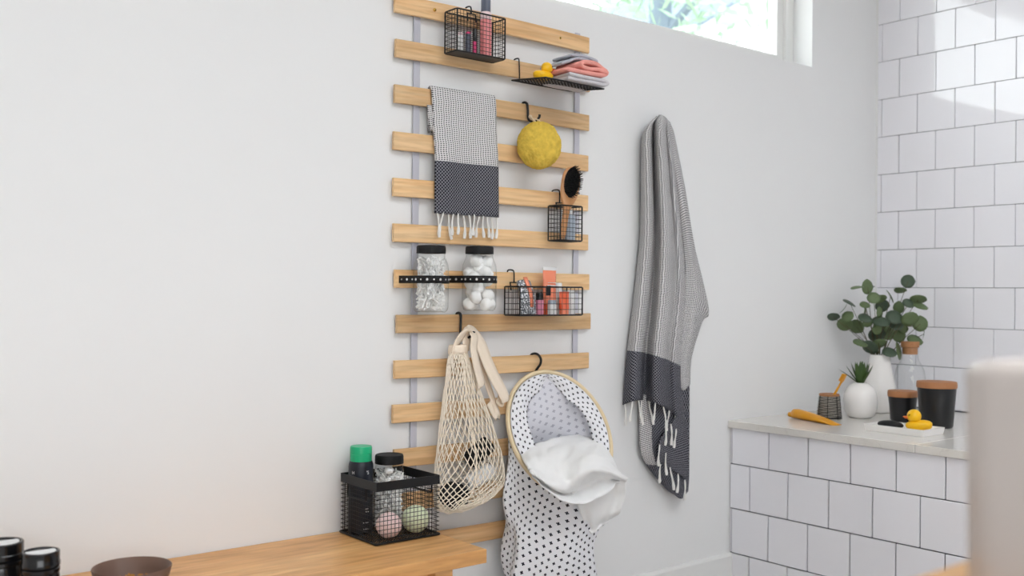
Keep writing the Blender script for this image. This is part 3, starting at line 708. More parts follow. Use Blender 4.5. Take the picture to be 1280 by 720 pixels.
# ------------------------------------------------------------------ sponge on an S hook
def s_hook(label, path, r=0.0036, group='black S hooks on the slats'):
    P = spline(path, 34); c = V(path[0])
    return tag(MB().tube(P, r, 8).build('s_hook', BLACK, None, loc=P[-1]), label, 'hook', group)
s_hook('black S hook on the third slat holding the yellow sponge', [(1.877, -0.014, 1.575), (1.877, -0.015, 1.598), (1.877, -0.022, 1.6035), (1.877, -0.036, 1.598), (1.877, -0.040, 1.58), (1.876, -0.043, 1.556), (1.879, -0.050, 1.546), (1.888, -0.062, 1.545), (1.893, -0.072, 1.556), (1.893, -0.074, 1.564)])
sp_ = thing('bath_sponge', 'round yellow natural sponge hanging by a cord from the third slat', 'sponge', (1.878, -0.088, 1.405))
R = axes((-0.55, -0.83, 0.05))
def lump(q): return 1.0 + 0.05 * noise.noise(q * 2.5) + 0.026 * noise.noise(q * 9) + 0.026 * noise.noise(q * 19) - 0.03 * max(0.0, noise.noise(q * 12 + V((7, 3, 1))) - 0.25) * 4
MB().ellipsoid((1.878, -0.090, 1.4715), (0.0635, 0.044, 0.068), 110, 72, R, lump).build('sponge', SPONGE, sp_, smooth=80)
m = MB(); m.tube(spline([(1.868, -0.086, 1.536), (1.872, -0.062, 1.553), (1.882, -0.056, 1.551), (1.890, -0.068, 1.549), (1.892, -0.083, 1.536)], 16), 0.0032, 7)
m.ellipsoid((1.870, -0.060, 1.556), (0.006, 0.005, 0.006), 8, 6)
m.build('cord', ROPE, sp_)

# ------------------------------------------------------------------ small basket with brush
BC = (1.953, 2.040, -0.046, -0.099, 1.204, 1.3055)
bc = basket('wire_basket', 'small black wire basket holding the hair brush, hooked on the fifth slat', 'basket', *BC, 0.0125, 'wire')
swing_hook(bc, 1.998, -0.0455, 1.3055, 1.352, -0.016)
br_ = thing('hair_brush', 'wooden hair brush with black bristles standing in the small wire basket', 'brush', (2.0, -0.075, 1.208))
a, b = V((1.985, -0.072, 1.212)), V((2.022, -0.078, 1.424)); ax = (b - a).normalized(); nf = V((-0.24, -0.97, 0.05)); nf = (nf - ax * nf.dot(ax)).normalized(); sd = ax.cross(nf).normalized()
prof = [(0, .006), (.03, .010), (.08, .011), (.30, .0095), (.42, .011), (.50, .021), (.58, .029), (.70, .0325), (.85, .0320), (.94, .026), (.985, .013), (1.0, .003)]
rings = []
for t, hw in prof:
    c = a.lerp(b, t); th = 0.0085 if t < 0.45 else 0.0075
    rings.append([c + sd * hw * math.cos(k * PI / 8) + nf * min(th, hw) * math.sin(k * PI / 8) for k in range(16)])
m = MB(); m.grid(rings, closed=True); m.f += [tuple(range(15, -1, -1)), tuple((len(prof) - 1) * 16 + k for k in range(16))]
m.build('handle', BRUSHW, br_, smooth=60, subsurf=1)
m = MB(); rg = random.Random(5); c0 = a.lerp(b, 0.775)
L_ = (b - a).length
pad = MB(); pad.ellipsoid(c0 + nf * 0.006, (0.0250, 0.004, 0.046), 20, 8, Matrix((sd, nf, ax)).transposed()); pad.build('cushion', BLACKM, br_)
for i in range(-9, 10):
    for j in range(-5, 6):
        u, v = i / 9.5, j / 5.5
        if u * u + v * v > 1: continue
        p = c0 + ax * u * 0.046 + sd * v * 0.0250 + nf * 0.007; dr = (nf + ax * u * 0.35 + sd * v * 0.35 + V((rg.uniform(-.1, .1), rg.uniform(-.1, .1), rg.uniform(-.1, .1)))).normalized()
        m.tube([p, p + dr * 0.016], [0.0017, 0.0011], 5)
o = m.build('bristles', BLACKM, br_); o['kind'] = 'stuff'
gb = thing('travel_bottle', 'pale grey bottle behind the wires beside the hair brush handle', 'bottle', (2.018, -0.072, 1.206))
MB().lathe([(0, 0), (0.014, 0), (0.0155, 0.003), (0.0155, 0.068), (0.010, 0.076), (0, 0.076)], (2.018, -0.070, 1.2065), 20).build('body', GREYBOX, gb)
MB().lathe([(0.009, 0.076), (0.009, 0.090), (0, 0.090)], (2.018, -0.070, 1.2065), 16).build('cap', CLEARW, gb)

# ------------------------------------------------------------------ strapped jars
def jar(name, label, x, y, z, R, H, group=None, lid_r=0.79):
    j = thing(name, label, 'jar', (x, y, z), group)
    k = H / 0.176
    pr = [(0, 0.004), (0.030, 0.003), (0.038, 0.0), (0.0435, 0.004), (0.047, 0.013), (0.047, 0.060), (0.0472, 0.112), (0.0455, 0.126), (0.0405, 0.138), (0.0372, 0.146), (0.0368, 0.152), (0.0378, 0.153), (0.0378, 0.156), (0.036, 0.157)]
    MB().lathe([(r * R / 0.047, zz * k) for r, zz in pr], (x, y, z), 40).build('glass', GLASS, j, smooth=50)
    lr = 0.0385 * R / 0.047
    MB().lathe([(lr, 0.155 * k), (lr * 1.01, 0.157 * k), (lr, 0.160 * k), (lr * 1.01, 0.163 * k), (lr, 0.166 * k), (lr * 1.005, 0.171 * k), (lr * 0.96, 0.1755 * k), (lr * 0.88, 0.176 * k), (lr * 0.86, 0.1745 * k), (0, 0.1745 * k)], (x, y, z), 40).build('lid', BLACKM, j, smooth=30)
    return j
def swab_pile(name, label, x, y, z, R, h, n, seed):
    rg = random.Random(seed); m = MB()
    for k in range(n):
        z0 = z + 0.008 + (h - 0.02) * (k / n)
        for _ in range(40):
            d = V((rg.gauss(0, 1), rg.gauss(0, 1), rg.gauss(0, 0.85))).normalized() * 0.035
            c = V((x + rg.uniform(-R, R) * .8, y + rg.uniform(-R, R) * .8, z0))
            if all((q.x - x) ** 2 + (q.y - y) ** 2 < (R - 0.0045) ** 2 and z + 0.006 < q.z < z + h for q in (c - d, c + d)): break
        else: continue
        m.tube([c - d, c - d * 0.72, c - d * 0.68, c + d * 0.68, c + d * 0.72, c + d], [0.0022, 0.0030, 0.0013, 0.0013, 0.0030, 0.0022], 6)
    o = m.build(name, COTTON, None, loc=(x, y, z + 0.006)); return tag(o, label, 'cotton swabs', kind='stuff')
J1, J2 = (1.5175, -0.0775, 0.997), (1.6735, -0.083, 1.000)
jar('storage_jar', 'glass jar of loose cotton swabs with black lid, strapped to the seventh slat', *J1, 0.047, 0.176, 'strapped jars')
jar('storage_jar', 'glass jar of white cotton balls with black lid, strapped to the seventh slat', *J2, 0.047, 0.176, 'strapped jars')
swab_pile('cotton_swabs', 'white cotton swabs heaped in the strapped jar', *J1, 0.0445, 0.146, 230, 4)
rg = random.Random(21); cb = [MB().ellipsoid((0, 0, 0), (0.0180, 0.0172, 0.0160), 18, 12, None, mushy(s, 0.16, 1.7)).mesh('cotton_ball', COTTON, 80) for s in range(3)]
spots = []
for _ in range(9000):
    h = 0.016 + rg.random() * 0.122; lim = 0.0455 - 0.0165 if h < 0.118 else 0.022
    q = V((rg.uniform(-lim, lim), rg.uniform(-lim, lim), h))
    if q.x ** 2 + q.y ** 2 < lim ** 2 and all((q - s).length > 0.0262 for s in spots): spots.append(q)
for q in spots:
    o = bpy.data.objects.new('cotton_ball', cb[rg.randrange(3)]); C.objects.link(o); o.location = V(J2) + q; o.rotation_euler = (rg.uniform(0, 6), rg.uniform(0, 6), rg.uniform(0, 6))
    tag(o, 'white cotton ball in the jar strapped to the seventh slat', 'cotton ball', 'cotton balls in the strapped jar')
def jar_strap(label, jc, x0, x1, z, hgt=0.0200):
    s = thing('jar_strap', label, 'strap', (jc[0], jc[1], z - hgt / 2), 'studded jar straps')
    R = 0.0482; c = V((jc[0], jc[1])); path = []
    ys = lambda x: slat_y((x - 1.445) / SLEN) - 0.0108
    path.append(V((x0, ys(x0))));
    for k in range(15):
        a = math.radians(165 + (375 - 165) * k / 14); path.append(c + V((math.cos(a), math.sin(a))) * R)
    path.append(V((x1, ys(x1))))
    m = MB(); m.grid([[(p.x, p.y, z - hgt / 2), (p.x, p.y, z + hgt / 2)] for p in path])
    m.build('band', BLACKM, s, smooth=60, solid=0.002)
    st = MB(); L = [0]
    for a, b in zip(path, path[1:]): L.append(L[-1] + (b - a).length)
    n = 15
    for k in range(n):
        d = L[-1] * (k + 0.5) / n; i = max(i for i in range(len(L)) if L[i] <= d); i = min(i, len(path) - 2); t = (d - L[i]) / (L[i + 1] - L[i])
        p = path[i].lerp(path[i + 1], t); tn = (path[i + 1] - path[i]).normalized(); nm = V((tn.y, -tn.x))
        r = 0.0033 if k % 2 else 0.0022
        e = V((p.x, p.y, z)) + V((nm.x, nm.y, 0)) * 0.0012; T3 = V((tn.x, tn.y, 0)); N3 = V((nm.x, nm.y, 0))
        vs = [e + N3 * 0.001] + [e + (T3 * math.cos(a) + V((0, 0, 1)) * math.sin(a)) * r for a in [2 * PI * q / 8 for q in range(8)]]
        st.add(vs, [(0, 1 + q, 1 + (q + 1) % 8) for q in range(8)])
    st.build('studs', STUD, s)
jar_strap('black studded strap around the jar of cotton swabs', J1, 1.455, 1.582, 1.083)
jar_strap('black studded strap around the jar of cotton balls', J2, 1.606, 1.735, 1.0855)

# ------------------------------------------------------------------ long basket
BB = (1.793, 2.032, -0.044, -0.112, 0.987, 1.0675)
bb_ = basket('wire_basket', 'long low black wire basket of toiletries hooked on the seventh slat', 'basket', *BB, 0.0155, 'wire')
swing_hook(bb_, 1.828, -0.0435, 1.0675, 1.1105, -0.018)
swing_hook(bb_, 1.985, -0.0435, 1.0675, 1.1105, -0.018)
MB().rbox(1.888, 1.905, -0.1165, -0.1135, 1.043, 1.071, 0.001, 1).build('label_clip', BLACKM, bb_)
z = BB[4] + 0.0012
pc = thing('glitter_pouch', 'silver glitter pouch with orange stripe in the long wire basket', 'pouch', (1.838, -0.085, z))
P = patch([[(1.812, -0.094, z + 0.002), (1.838, -0.098, z + 0.002), (1.864, -0.094, z + 0.002)], [(1.812, -0.090, z + 0.05), (1.838, -0.098, z + 0.05), (1.863, -0.088, z + 0.05)], [(1.815, -0.074, z + 0.095), (1.836, -0.076, z + 0.097), (1.858, -0.072, z + 0.095)]], 14, 10)
MB().grid(P).build('pouch', GLITTER, pc, solid=0.012)
P = patch([[(1.838, -0.1065, z + 0.022), (1.849, -0.1050, z + 0.022)], [(1.834, -0.1050, z + 0.06), (1.846, -0.1035, z + 0.06)], [(1.829, -0.0835, z + 0.106), (1.843, -0.083, z + 0.106)]], 10, 3)
MB().grid(P).build('stripe', ORANGE, pc, solid=0.003)
tubelet('nail_polish', 'rose pink nail polish bottle with black cap in the long wire basket', 'nail polish', 1.888, -0.086, z, 0.012, 0.042, 0.062, ROSE, BLACKG)
tubelet('cream_pot', 'small white pot with clear lid beside the orange tubes in the long basket', 'cream pot', 1.927, -0.096, z, 0.013, 0.030, 0.042, CLEARW, GREYBOX)
def squeeze_tube(name, label, x, y, z, r, h, capr, caph, m1, m2, top_wide=True):
    """stands on its cap: cap below, flattened crimp on top"""
    t = thing(name, label, 'tube', (x, y, z))
    MB().lathe([(0, 0), (capr, 0), (capr, caph), (0, caph)], (x, y, z), 20).build('cap', m2, t)
    rings = []
    for k in range(9):
        s = k / 8; hw = r + (r * 0.25) * s; hd = r * (1 - s * 0.92)
        rings.append([(x + hw * math.cos(a) , y + hd * math.sin(a), z + caph + (h - caph) * s) for a in [2 * PI * q / 20 for q in range(20)]])
    m = MB(); m.grid(rings, closed=True); m.f += [tuple(range(19, -1, -1)), tuple(8 * 20 + q for q in range(20))]
    m.build('body', m1, t, smooth=50); return t
ot = squeeze_tube('cosmetic_tube', 'tall orange cosmetic tube with pale printed band in the long wire basket', 1.939, -0.070, z, 0.0205, 0.128, 0.017, 0.03, ORANGE, ORANGE2)
MB().rbox(1.913, 1.965, -0.0725, -0.0675, z + 0.1275, z + 0.138, 0.001, 1).build('crimp', CLEARW, ot)
MB().rbox(1.9205, 1.9575, -0.0845, -0.082, z + 0.082, z + 0.0850, 0.0008, 1).build('printed_line', LABEL_SHINE, ot)
MB().rbox(1.9225, 1.9555, -0.0835, -0.0805, z + 0.091, z + 0.0925, 0.0008, 1).build('printed_line', LABEL_SHINE, ot)
squeeze_tube('cosmetic_tube', 'short deep orange tube in the long wire basket', 1.977, -0.092, z, 0.0155, 0.066, 0.014, 0.016, ORANGE2, ORANGE)
tubelet('travel_bottle', 'clear white travel bottle by the right end of the long wire basket', 'bottle', 2.010, -0.085, z, 0.0135, 0.060, 0.070, CLEARW, CLEARW)
tubelet('travel_bottle', 'frosted bottle with round cap standing behind the orange tubes in the long basket', 'bottle', 1.985, -0.058, z, 0.0115, 0.070, 0.092, CLEARW, CLEARW)

# ------------------------------------------------------------------ string bag
s_hook('black S hook on the eighth slat holding the cream string bag', [(1.644, -0.016, 0.965), (1.644, -0.018, 0.987), (1.644, -0.026, 0.9935), (1.645, -0.037, 0.989), (1.643, -0.041, 0.97), (1.640, -0.044, 0.945), (1.638, -0.050, 0.932), (1.645, -0.066, 0.926), (1.658, -0.076, 0.934), (1.661, -0.078, 0.944)])
sb = thing('string_bag', 'cream cotton string shopping bag with canvas handles hanging from the eighth slat', 'bag', (1.65, -0.07, 0.46))
RB = [(0.893, 1.612, .024, .016), (0.86, 1.613, .034, .022), (0.80, 1.624, .052, .030), (0.72, 1.637, .077, .034), (0.64, 1.647, .099, .038), (0.57, 1.653, .113, .042), (0.525, 1.655, .116, .044), (0.495, 1.640, .100, .042), (0.472, 1.612, .064, .034), (0.462, 1.600, .022, .015)]
rb = spline([(a, b, c) for a, b, c, d in RB], 40); rd = spline([(a, d, 0) for a, b, c, d in RB], 40)
rg = random.Random(9)
def net_pt(i, j, N, M):
    x = i / (M - 1) * 39; k = min(int(x), 38); t = x - k
    q = rb[k].lerp(rb[k + 1], t); d_ = rd[k].lerp(rd[k + 1], t).y
    a = 2 * PI * (j + 0.5 * (i % 2)) / N
    # gathered pleat down the front
    ca, sa = math.cos(a), math.sin(a)
    r = 1.0
    f = max(0.0, -sa)
    ca2 = ca - 0.22 * f * math.sin(PI * ca) * (1 if x < 30 else 0.3)
    return V((q.y + q.z * ca2 * r + 0.006 * f * math.sin(x * 0.4), -0.074 + d_ * sa * (1 - 0.35 * math.exp(-(ca / 0.18) ** 2) * (1 if sa < 0 else 0)), q.x + (0.012 * f * math.cos(ca * 2.5) * (x / 39) ** 2)))
N_, M_ = 34, 34
G_ = [[net_pt(i, j, N_, M_) + V((rg.uniform(-1, 1) * .0016, rg.uniform(-1, 1) * .001, rg.uniform(-1, 1) * .0016)) for j in range(N_)] for i in range(M_)]
m = MB()
for i in range(M_ - 1):
    for j in range(N_):
        s = i % 2
        for jj in (((j + s) % N_), ((j - 1 + s) % N_)): m.tube([G_[i][j], G_[i + 1][jj]], 0.0015, 4)
for j in range(N_): m.tube([G_[-1][j], V((1.600, -0.074, 0.458))], 0.0013, 4)
o = m.build('net', NET, sb); o['kind'] = 'stuff'
# canvas: gathered top band and two handles
rings = []
for zz, hw, hd, cx in ((0.884, .027, .019, 1.613), (0.892, .027, .020, 1.613), (0.902, .026, .018, 1.612), (0.908, .024, .016, 1.612)):
    rings.append([(cx + hw * math.cos(a) * (1 + .05 * math.sin(5 * a)), -0.071 + hd * math.sin(a) * (1 + .08 * math.sin(7 * a)), zz) for a in [2 * PI * q / 30 for q in range(30)]])
MB().grid(rings, closed=True).build('top_band', CANVAS, sb, smooth=70, solid=0.003)
out = V((0.35, -0.94, 0))
P = ribbon([(1.594, -0.076, 0.886), (1.602, -0.082, 0.915), (1.625, -0.080, 0.938), (1.648, -0.078, 0.9425), (1.652, -0.092, 0.930), (1.646, -0.098, 0.90), (1.652, -0.100, 0.86), (1.668, -0.098, 0.815), (1.676, -0.094, 0.792)], lambda t: 0.026 + 0.010 * t, 40, (0.92, 0.35, 0.0))
MB().grid(P).build('handle', CANVAS, sb, smooth=40, solid=0.002)
P = ribbon([(1.640, -0.072, 0.890), (1.640, -0.072, 0.915), (1.648, -0.066, 0.941), (1.668, -0.064, 0.938), (1.690, -0.072, 0.905), (1.706, -0.080, 0.86), (1.728, -0.086, 0.815), (1.755, -0.086, 0.775), (1.772, -0.080, 0.748), (1.764, -0.072, 0.742), (1.745, -0.076, 0.756)], lambda t: 0.024 + 0.020 * math.sin(PI * min(1, t * 1.05)), 50, (0.9, 0.25, 0.25))
MB().grid(P).build('handle', CANVAS, sb, smooth=40, solid=0.002)
P = ribbon([(1.672, -0.062, 0.90), (1.690, -0.060, 0.86), (1.716, -0.066, 0.80), (1.745, -0.066, 0.735), (1.756, -0.064, 0.705), (1.742, -0.068, 0.712), (1.720, -0.070, 0.745)], 0.022, 40, (0.9, 0.25, 0.2))
MB().grid(P).build('handle', CANVAS, sb, smooth=40, solid=0.002)
# what lies in it
o = MB().ellipsoid((1.602, -0.074, 0.503), (0.050, 0.026, 0.036), 24, 14, Matrix.Rotation(0.35, 3, 'Y'), mushy(2, .08, 2)).build('toiletry_pouch', BLACKM, None, loc=(1.602, -0.074, 0.468)); tag(o, 'soft black pouch at the bottom of the string bag', 'pouch')
bot = thing('spray_bottle', 'black bottle with white shoulder lying slanted in the string bag', 'bottle', (1.70, -0.076, 0.53))
Rr = Matrix.Rotation(math.radians(62), 3, 'Y')
def turned(prof, c, Rm, n=24):
    mm = MB(); mm.lathe(prof, n=n); mm.v = [V(c) + Rm @ v for v in mm.v]; return mm
turned([(0, 0), (0.022, 0), (0.025, 0.004), (0.025, 0.075), (0, 0.076)], (1.650, -0.076, 0.592), Matrix.Rotation(math.radians(58), 3, 'Y')).build('body', BLACKM, bot)
turned([(0, 0), (0.020, 0), (0.023, 0.004), (0.023, 0.085), (0.012, 0.1), (0, 0.1)], (1.640, -0.074, 0.530), Matrix.Rotation(math.radians(72), 3, 'Y')).build('label_sleeve', LABEL_SHINE, bot)

# ------------------------------------------------------------------ laundry bag on a hoop
s_hook('black S hook on the ninth slat holding the hooped laundry bag', [(1.915, -0.016, 0.845), (1.915, -0.018, 0.866), (1.916, -0.028, 0.8725), (1.922, -0.040, 0.871), (1.931, -0.044, 0.858), (1.930, -0.043, 0.842), (1.920, -0.038, 0.826), (1.914, -0.036, 0.808), (1.920, -0.036, 0.793), (1.934, -0.040, 0.797)])
lb = thing('laundry_bag', 'white laundry bag with small black crosses held open by a bamboo hoop', 'bag', (1.92, -0.10, 0.08))
HC = V((1.926, -0.135, 0.654)); HA = V((0.133, -0.070, -0.031)); HB = V((-0.0345, -0.066, -0.163))
def rim(a, k=1.0): return HC + HA * k * math.cos(a) + HB * k * math.sin(a)
hn = HA.cross(HB).normalized()
if hn.y > 0: hn = -hn
MB().tube([rim(2 * PI * k / 72) for k in range(72)], 0.0068, 8, closed=True).build('hoop', HOOPW, lb)
def bag_pt(a, t, inset=0.0):
    """a: angle round the rim (90 deg = front, lowest), t: 0 rim .. 1 foot"""
    p = rim(a, 0.985 - inset * 0.6) - hn * 0.004; sz = math.sin(a); z1 = 0.085
    e = t; z_ = p.z * (1 - e) + z1 * e
    drop = p.z - z_; k = min(1.0, drop / 0.30); k = k * k * (3 - 2 * k)
    bulge = 1.0 + 0.10 * math.sin(PI * min(1, t * 1.1)) 
    tx = 1.914 + (0.138 - inset * 0.12) * math.cos(a) * bulge; ty = -0.112 - (0.072 - inset * 0.12) * sz * bulge
    if t > 0.93: q = (1 - t) / 0.07; tx = 1.914 + (tx - 1.914) * (0.35 + 0.65 * q ** 0.5); ty = -0.112 + (ty + 0.112) * (0.3 + 0.7 * q ** 0.5)
    f = 0.013 * k * (noise.noise(V((math.cos(a) * 2.2, math.sin(a) * 2.2, z_ * 5))) + 0.6 * math.sin(a * 6 + z_ * 14) + 0.5 * math.sin(a * 3 - z_ * 30))
    return V((p.x * (1 - k) + tx * k + f * math.cos(a), p.y * (1 - k) + ty * k - f * sz * 0.8, z_))
NA, NT = 96, 60
m = MB(); m.grid([[bag_pt(2 * PI * j / NA, i / (NT - 1)) for j in range(NA + 1)] for i in range(NT)], uvlen='height', WID=0.80)
m.build('bag_body', PRINT, lb, smooth=80, solid=0.0016)
m = MB(); m.grid([[bag_pt(2 * PI * j / NA, i / (NT - 1) * 0.6, 0.05) for j in range(NA + 1)] for i in range(30)], uvlen='height', WID=0.80)
m.build('lining', LINING, lb, smooth=80)
# printed border turned over the hoop: hangs a little way inside the back of the opening
def flap(a0, a1, depth, n=40, mm=10):
    rows_ = []
    for i in range(mm):
        t = i / (mm - 1); r_ = []
        for j in range(n):
            s = j / (n - 1); a = math.radians(a0 + (a1 - a0) * s); dpt = depth(s)
            p = rim(a, 0.955); c = HC + HB * -0.1
            tgt = p + (c - p) * dpt
            tgt = tgt + hn * -0.010 * t
            r_.append(p.lerp(tgt, t) + hn * 0.006 * (1 - t) + hn * 0.006 * math.sin(s * 9 + t * 4) * t)
        rows_.append(r_)
    return rows_
m = MB(); m.grid(flap(-258, -98, lambda s: 0.34 + 0.06 * math.sin(s * 5) - 0.28 * max(0, (s - 0.86) / 0.14) ** 2 ), uvlen=lambda u, v: (u * 0.42, v * 0.085)); m.build('turned_border', PRINT, lb, smooth=80, solid=0.0012)
m = MB(); m.grid(flap(-98, 28, lambda s: 0.06 + 0.34 * min(1, s / 0.25) - 0.14 * s), uvlen=lambda u, v: (u * 0.36, v * 0.085)); m.build('turned_border', PRINT, lb, smooth=80, solid=0.0012)

# white towel spilling out of it
T1 = [[(1.8090, -0.1000, 0.6021), (1.8735, -0.1000, 0.6211), (1.9675, -0.0900, 0.6303), (2.0563, -0.0900, 0.6371), (2.0737, -0.1400, 0.6366), (2.0643, -0.1800, 0.6118)],
      [(1.7655, -0.1700, 0.5912), (1.8314, -0.1700, 0.6045), (1.9114, -0.1700, 0.6105), (1.9756, -0.1900, 0.6208), (2.0059, -0.2400, 0.6017), (2.0375, -0.2500, 0.5617)],
      [(1.7491, -0.2100, 0.5810), (1.7972, -0.2300, 0.5638), (1.8519, -0.2400, 0.5638), (1.8947, -0.2700, 0.6028), (1.9671, -0.2800, 0.5840), (2.0694, -0.2600, 0.5303)],
      [(1.7253, -0.2450, 0.5799), (1.7783, -0.2650, 0.5390), (1.8415, -0.2650, 0.5211), (1.8695, -0.2850, 0.5533), (1.9265, -0.3000, 0.5689), (2.0593, -0.2700, 0.5238)],
      [(1.7478, -0.2250, 0.5683), (1.8104, -0.2350, 0.5243), (1.8869, -0.2250, 0.4986), (1.9345, -0.2350, 0.5190), (1.9876, -0.2500, 0.5332), (2.0636, -0.2500, 0.5158)],
      [(1.7451, -0.2350, 0.5573), (1.7886, -0.2600, 0.5137), (1.8561, -0.2750, 0.4822), (1.9268, -0.2850, 0.4882), (1.9896, -0.2800, 0.5041), (2.0262, -0.2650, 0.5222)]]
m = MB(); m.grid(patch(T1, 48, 48, lambda u, v: 0.010 * (abs(noise.noise(V((u * 5 + v * 2, v * 4, 2)))) - 0.2) + 0.003 * noise.noise(V((u * 17, v * 14, 5)))))
T2 = [[(1.8792, -0.2300, 0.5113), (1.9479, -0.2400, 0.5316), (2.0124, -0.2500, 0.5485), (2.0662, -0.2600, 0.5261)],
      [(1.9050, -0.2250, 0.4766), (1.9624, -0.2350, 0.4801), (2.0441, -0.2250, 0.4778), (2.0769, -0.2500, 0.4779)],
      [(1.9390, -0.2150, 0.4284), (1.9709, -0.2300, 0.4268), (2.0419, -0.2150, 0.4217), (2.0681, -0.2400, 0.4340)],
      [(1.9702, -0.2050, 0.3932), (1.9952, -0.2050, 0.3852), (2.0409, -0.2000, 0.3963), (2.0826, -0.2000, 0.4068)],
      [(1.9797, -0.2050, 0.3761), (1.9891, -0.2050, 0.3702), (2.0157, -0.2000, 0.3792), (2.0473, -0.2000, 0.3931)]]
m.grid(patch(T2, 30, 24, lambda u, v: 0.010 * (abs(noise.noise(V((u * 4, v * 2, 7)))) - 0.2)))
tag(m.build('white_towel', WHITECL, None, smooth=80, solid=0.004, loc=(1.95, -0.2, 0.46)), 'crumpled white towel spilling out of the laundry bag', 'towel')

# ------------------------------------------------------------------ bench
bn = thing('wooden_bench', 'oak bench with thick flat top standing against the wall', 'bench', (0.6, -0.19, 0))
MB().rbox(-0.35, 1.482, -0.375, -0.004, 0.405, 0.438, 0.0018, 2).build('seat', OAK, bn)
for x in (1.34, -0.27):
    MB().rbox(x, x + 0.05, -0.365, -0.315, 0, 0.405, 0.002, 2).build('leg', OAK, bn)
    MB().rbox(x, x + 0.05, -0.07, -0.02, 0, 0.405, 0.002, 2).build('leg', OAK, bn)
    MB().rbox(x + 0.008, x + 0.042, -0.315, -0.07, 0.345, 0.404, 0.002, 2).build('rail', OAK, bn)
MB().rbox(-0.22, 1.34, -0.335, -0.31, 0.352, 0.404, 0.002, 2).build('rail', OAK, bn)

# basket on the bench
zb = 0.438
BD = (1.285, 1.470, -0.022, -0.194, zb + 0.004, zb + 0.152)
x0, x1, yb, yf, z0, z1 = BD
bd = thing('wire_basket', 'square black wire basket with flat rim band standing on the oak bench', 'basket', ((x0 + x1) / 2, -0.108, zb))
def band_box(x0, x1, yf, yb, z0, z1, t):
    m = MB(); m.box(x0, x1, yf, yf + t, z0, z1); m.box(x0, x1, yb - t, yb, z0, z1); m.box(x0, x0 + t, yf + t, yb - t, z0, z1); m.box(x1 - t, x1, yf + t, yb - t, z0, z1); return m
band_box(x0, x1, yf, yb, z1 - 0.0225, z1, 0.0022).build('rim_band', BLACK, bd, smooth=False)
m = MB(); m.tube(loop(x0 - .001, x1 + .001, yf - .001, yb + .001, z0, .004), 0.0032, 6, closed=True); m.build('frame', BLACK, bd)
for y in (yf + 0.001, yb - 0.001): wires(MB(), (x0, y, z0), (x1 - x0, 0, 0), (0, 0, z1 - z0 - 0.02), 17, 12, 0.0008).build('wire_panel', BLACK, bd, smooth=False)
for x in (x0 + 0.001, x1 - 0.001): wires(MB(), (x, yf, z0), (0, yb - yf, 0), (0, 0, z1 - z0 - 0.02), 16, 12, 0.0008).build('wire_panel', BLACK, bd, smooth=False)
wires(MB(), (x0, yf, z0), (x1 - x0, 0, 0), (0, yb - yf, 0), 22, 20, 0.0009).build('bottom', BLACK, bd, smooth=False)
for x in (x0 - 0.004, x1 + 0.004):
    MB().tube(spline([(x, -0.065, z1 - 0.02), (x, -0.065, z1 - 0.045), (x, -0.072, z1 - 0.05), (x, -0.145, z1 - 0.05), (x, -0.152, z1 - 0.045), (x, -0.152, z1 - 0.02)], 18), 0.0022, 6).build('handle', BLACK, bd)
zi = z0 + 0.0015
# shampoo bottle
sx, sy = 1.3185, -0.064
sm = thing('shampoo_bottle', 'dark navy shampoo bottle with green flip cap in the bench basket', 'bottle', (sx, sy, zi))
MB().lathe([(0, 0), (0.027, 0), (0.030, 0.003), (0.031, 0.008), (0.031, 0.166), (0.0300, 0.174), (0.0278, 0.180), (0, 0.180)], (sx, sy, zi), 36).build('body', NAVY, sm, smooth=40)
cap = MB().lathe([(0.0275, 0.180), (0.0275, 0.197), (0.0269, 0.1974), (0.0275, 0.198), (0.0275, 0.214), (0.0262, 0.2170), (0, 0.2182)], (sx, sy, zi), 36).build('cap', GREENCAP, sm, smooth=30)
o = MB().ellipsoid((sx + 0.006, sy - 0.0262, zi + 0.2000), (0.008, 0.0018, 0.0022), 12, 6).build('thumb_notch', GREENCAP, cap)
def lettering(root, text, c, size, R, ang, z, mat):
    """raised print wrapped on a cylinder, centred at angle ang"""
    cu = bpy.data.curves.new('lettering', 'FONT'); cu.body = text; cu.size = size; cu.align_x = 'CENTER'; cu.resolution_u = 2
    t = bpy.data.objects.new('lettering', cu); C.objects.link(t)
    me = bpy.data.meshes.new_from_object(t.evaluated_get(bpy.context.evaluated_depsgraph_get())); bpy.data.objects.remove(t)
    mm = MB()
    mm.v = [V((c[0] + R * math.cos(ang + v.co.x / R), c[1] + R * math.sin(ang + v.co.x / R), z + v.co.y)) for v in me.vertices]; mm.f = [tuple(p.vertices) for p in me.polygons]
    bpy.data.meshes.remove(me)
    return mm.build('lettering', mat, root, smooth=False)
lettering(sm, 'H', (sx, sy), 0.011, 0.0314, math.radians(-158), zi + 0.150, LABEL_SHINE)
lettering(sm, "'S", (sx, sy), 0.012, 0.0314, math.radians(-88), zi + 0.1500, LABEL_SHINE)
m = MB()
rgm = random.Random(4)
for (zz, a0, a1, h) in ((0.062, -100, -84, .0028), (0.055, -100, -84, .0028), (0.028, -108, -82, .0022), (0.012, -106, -82, .0024)):
    a = a0
    while a < a1:
        w_ = rgm.uniform(2.0, 4.2)
        q = [math.radians(a), math.radians(a + w_)]
        m.add([(sx + 0.0314 * math.cos(t), sy + 0.0314 * math.sin(t), zi + zz + d) for t, d in ((q[0], 0), (q[1], 0), (q[1], h), (q[0], h))], [(0, 1, 2, 3)]); a += w_ + 2.2
m.build('small_print', LABEL_SHINE, sm, smooth=False)
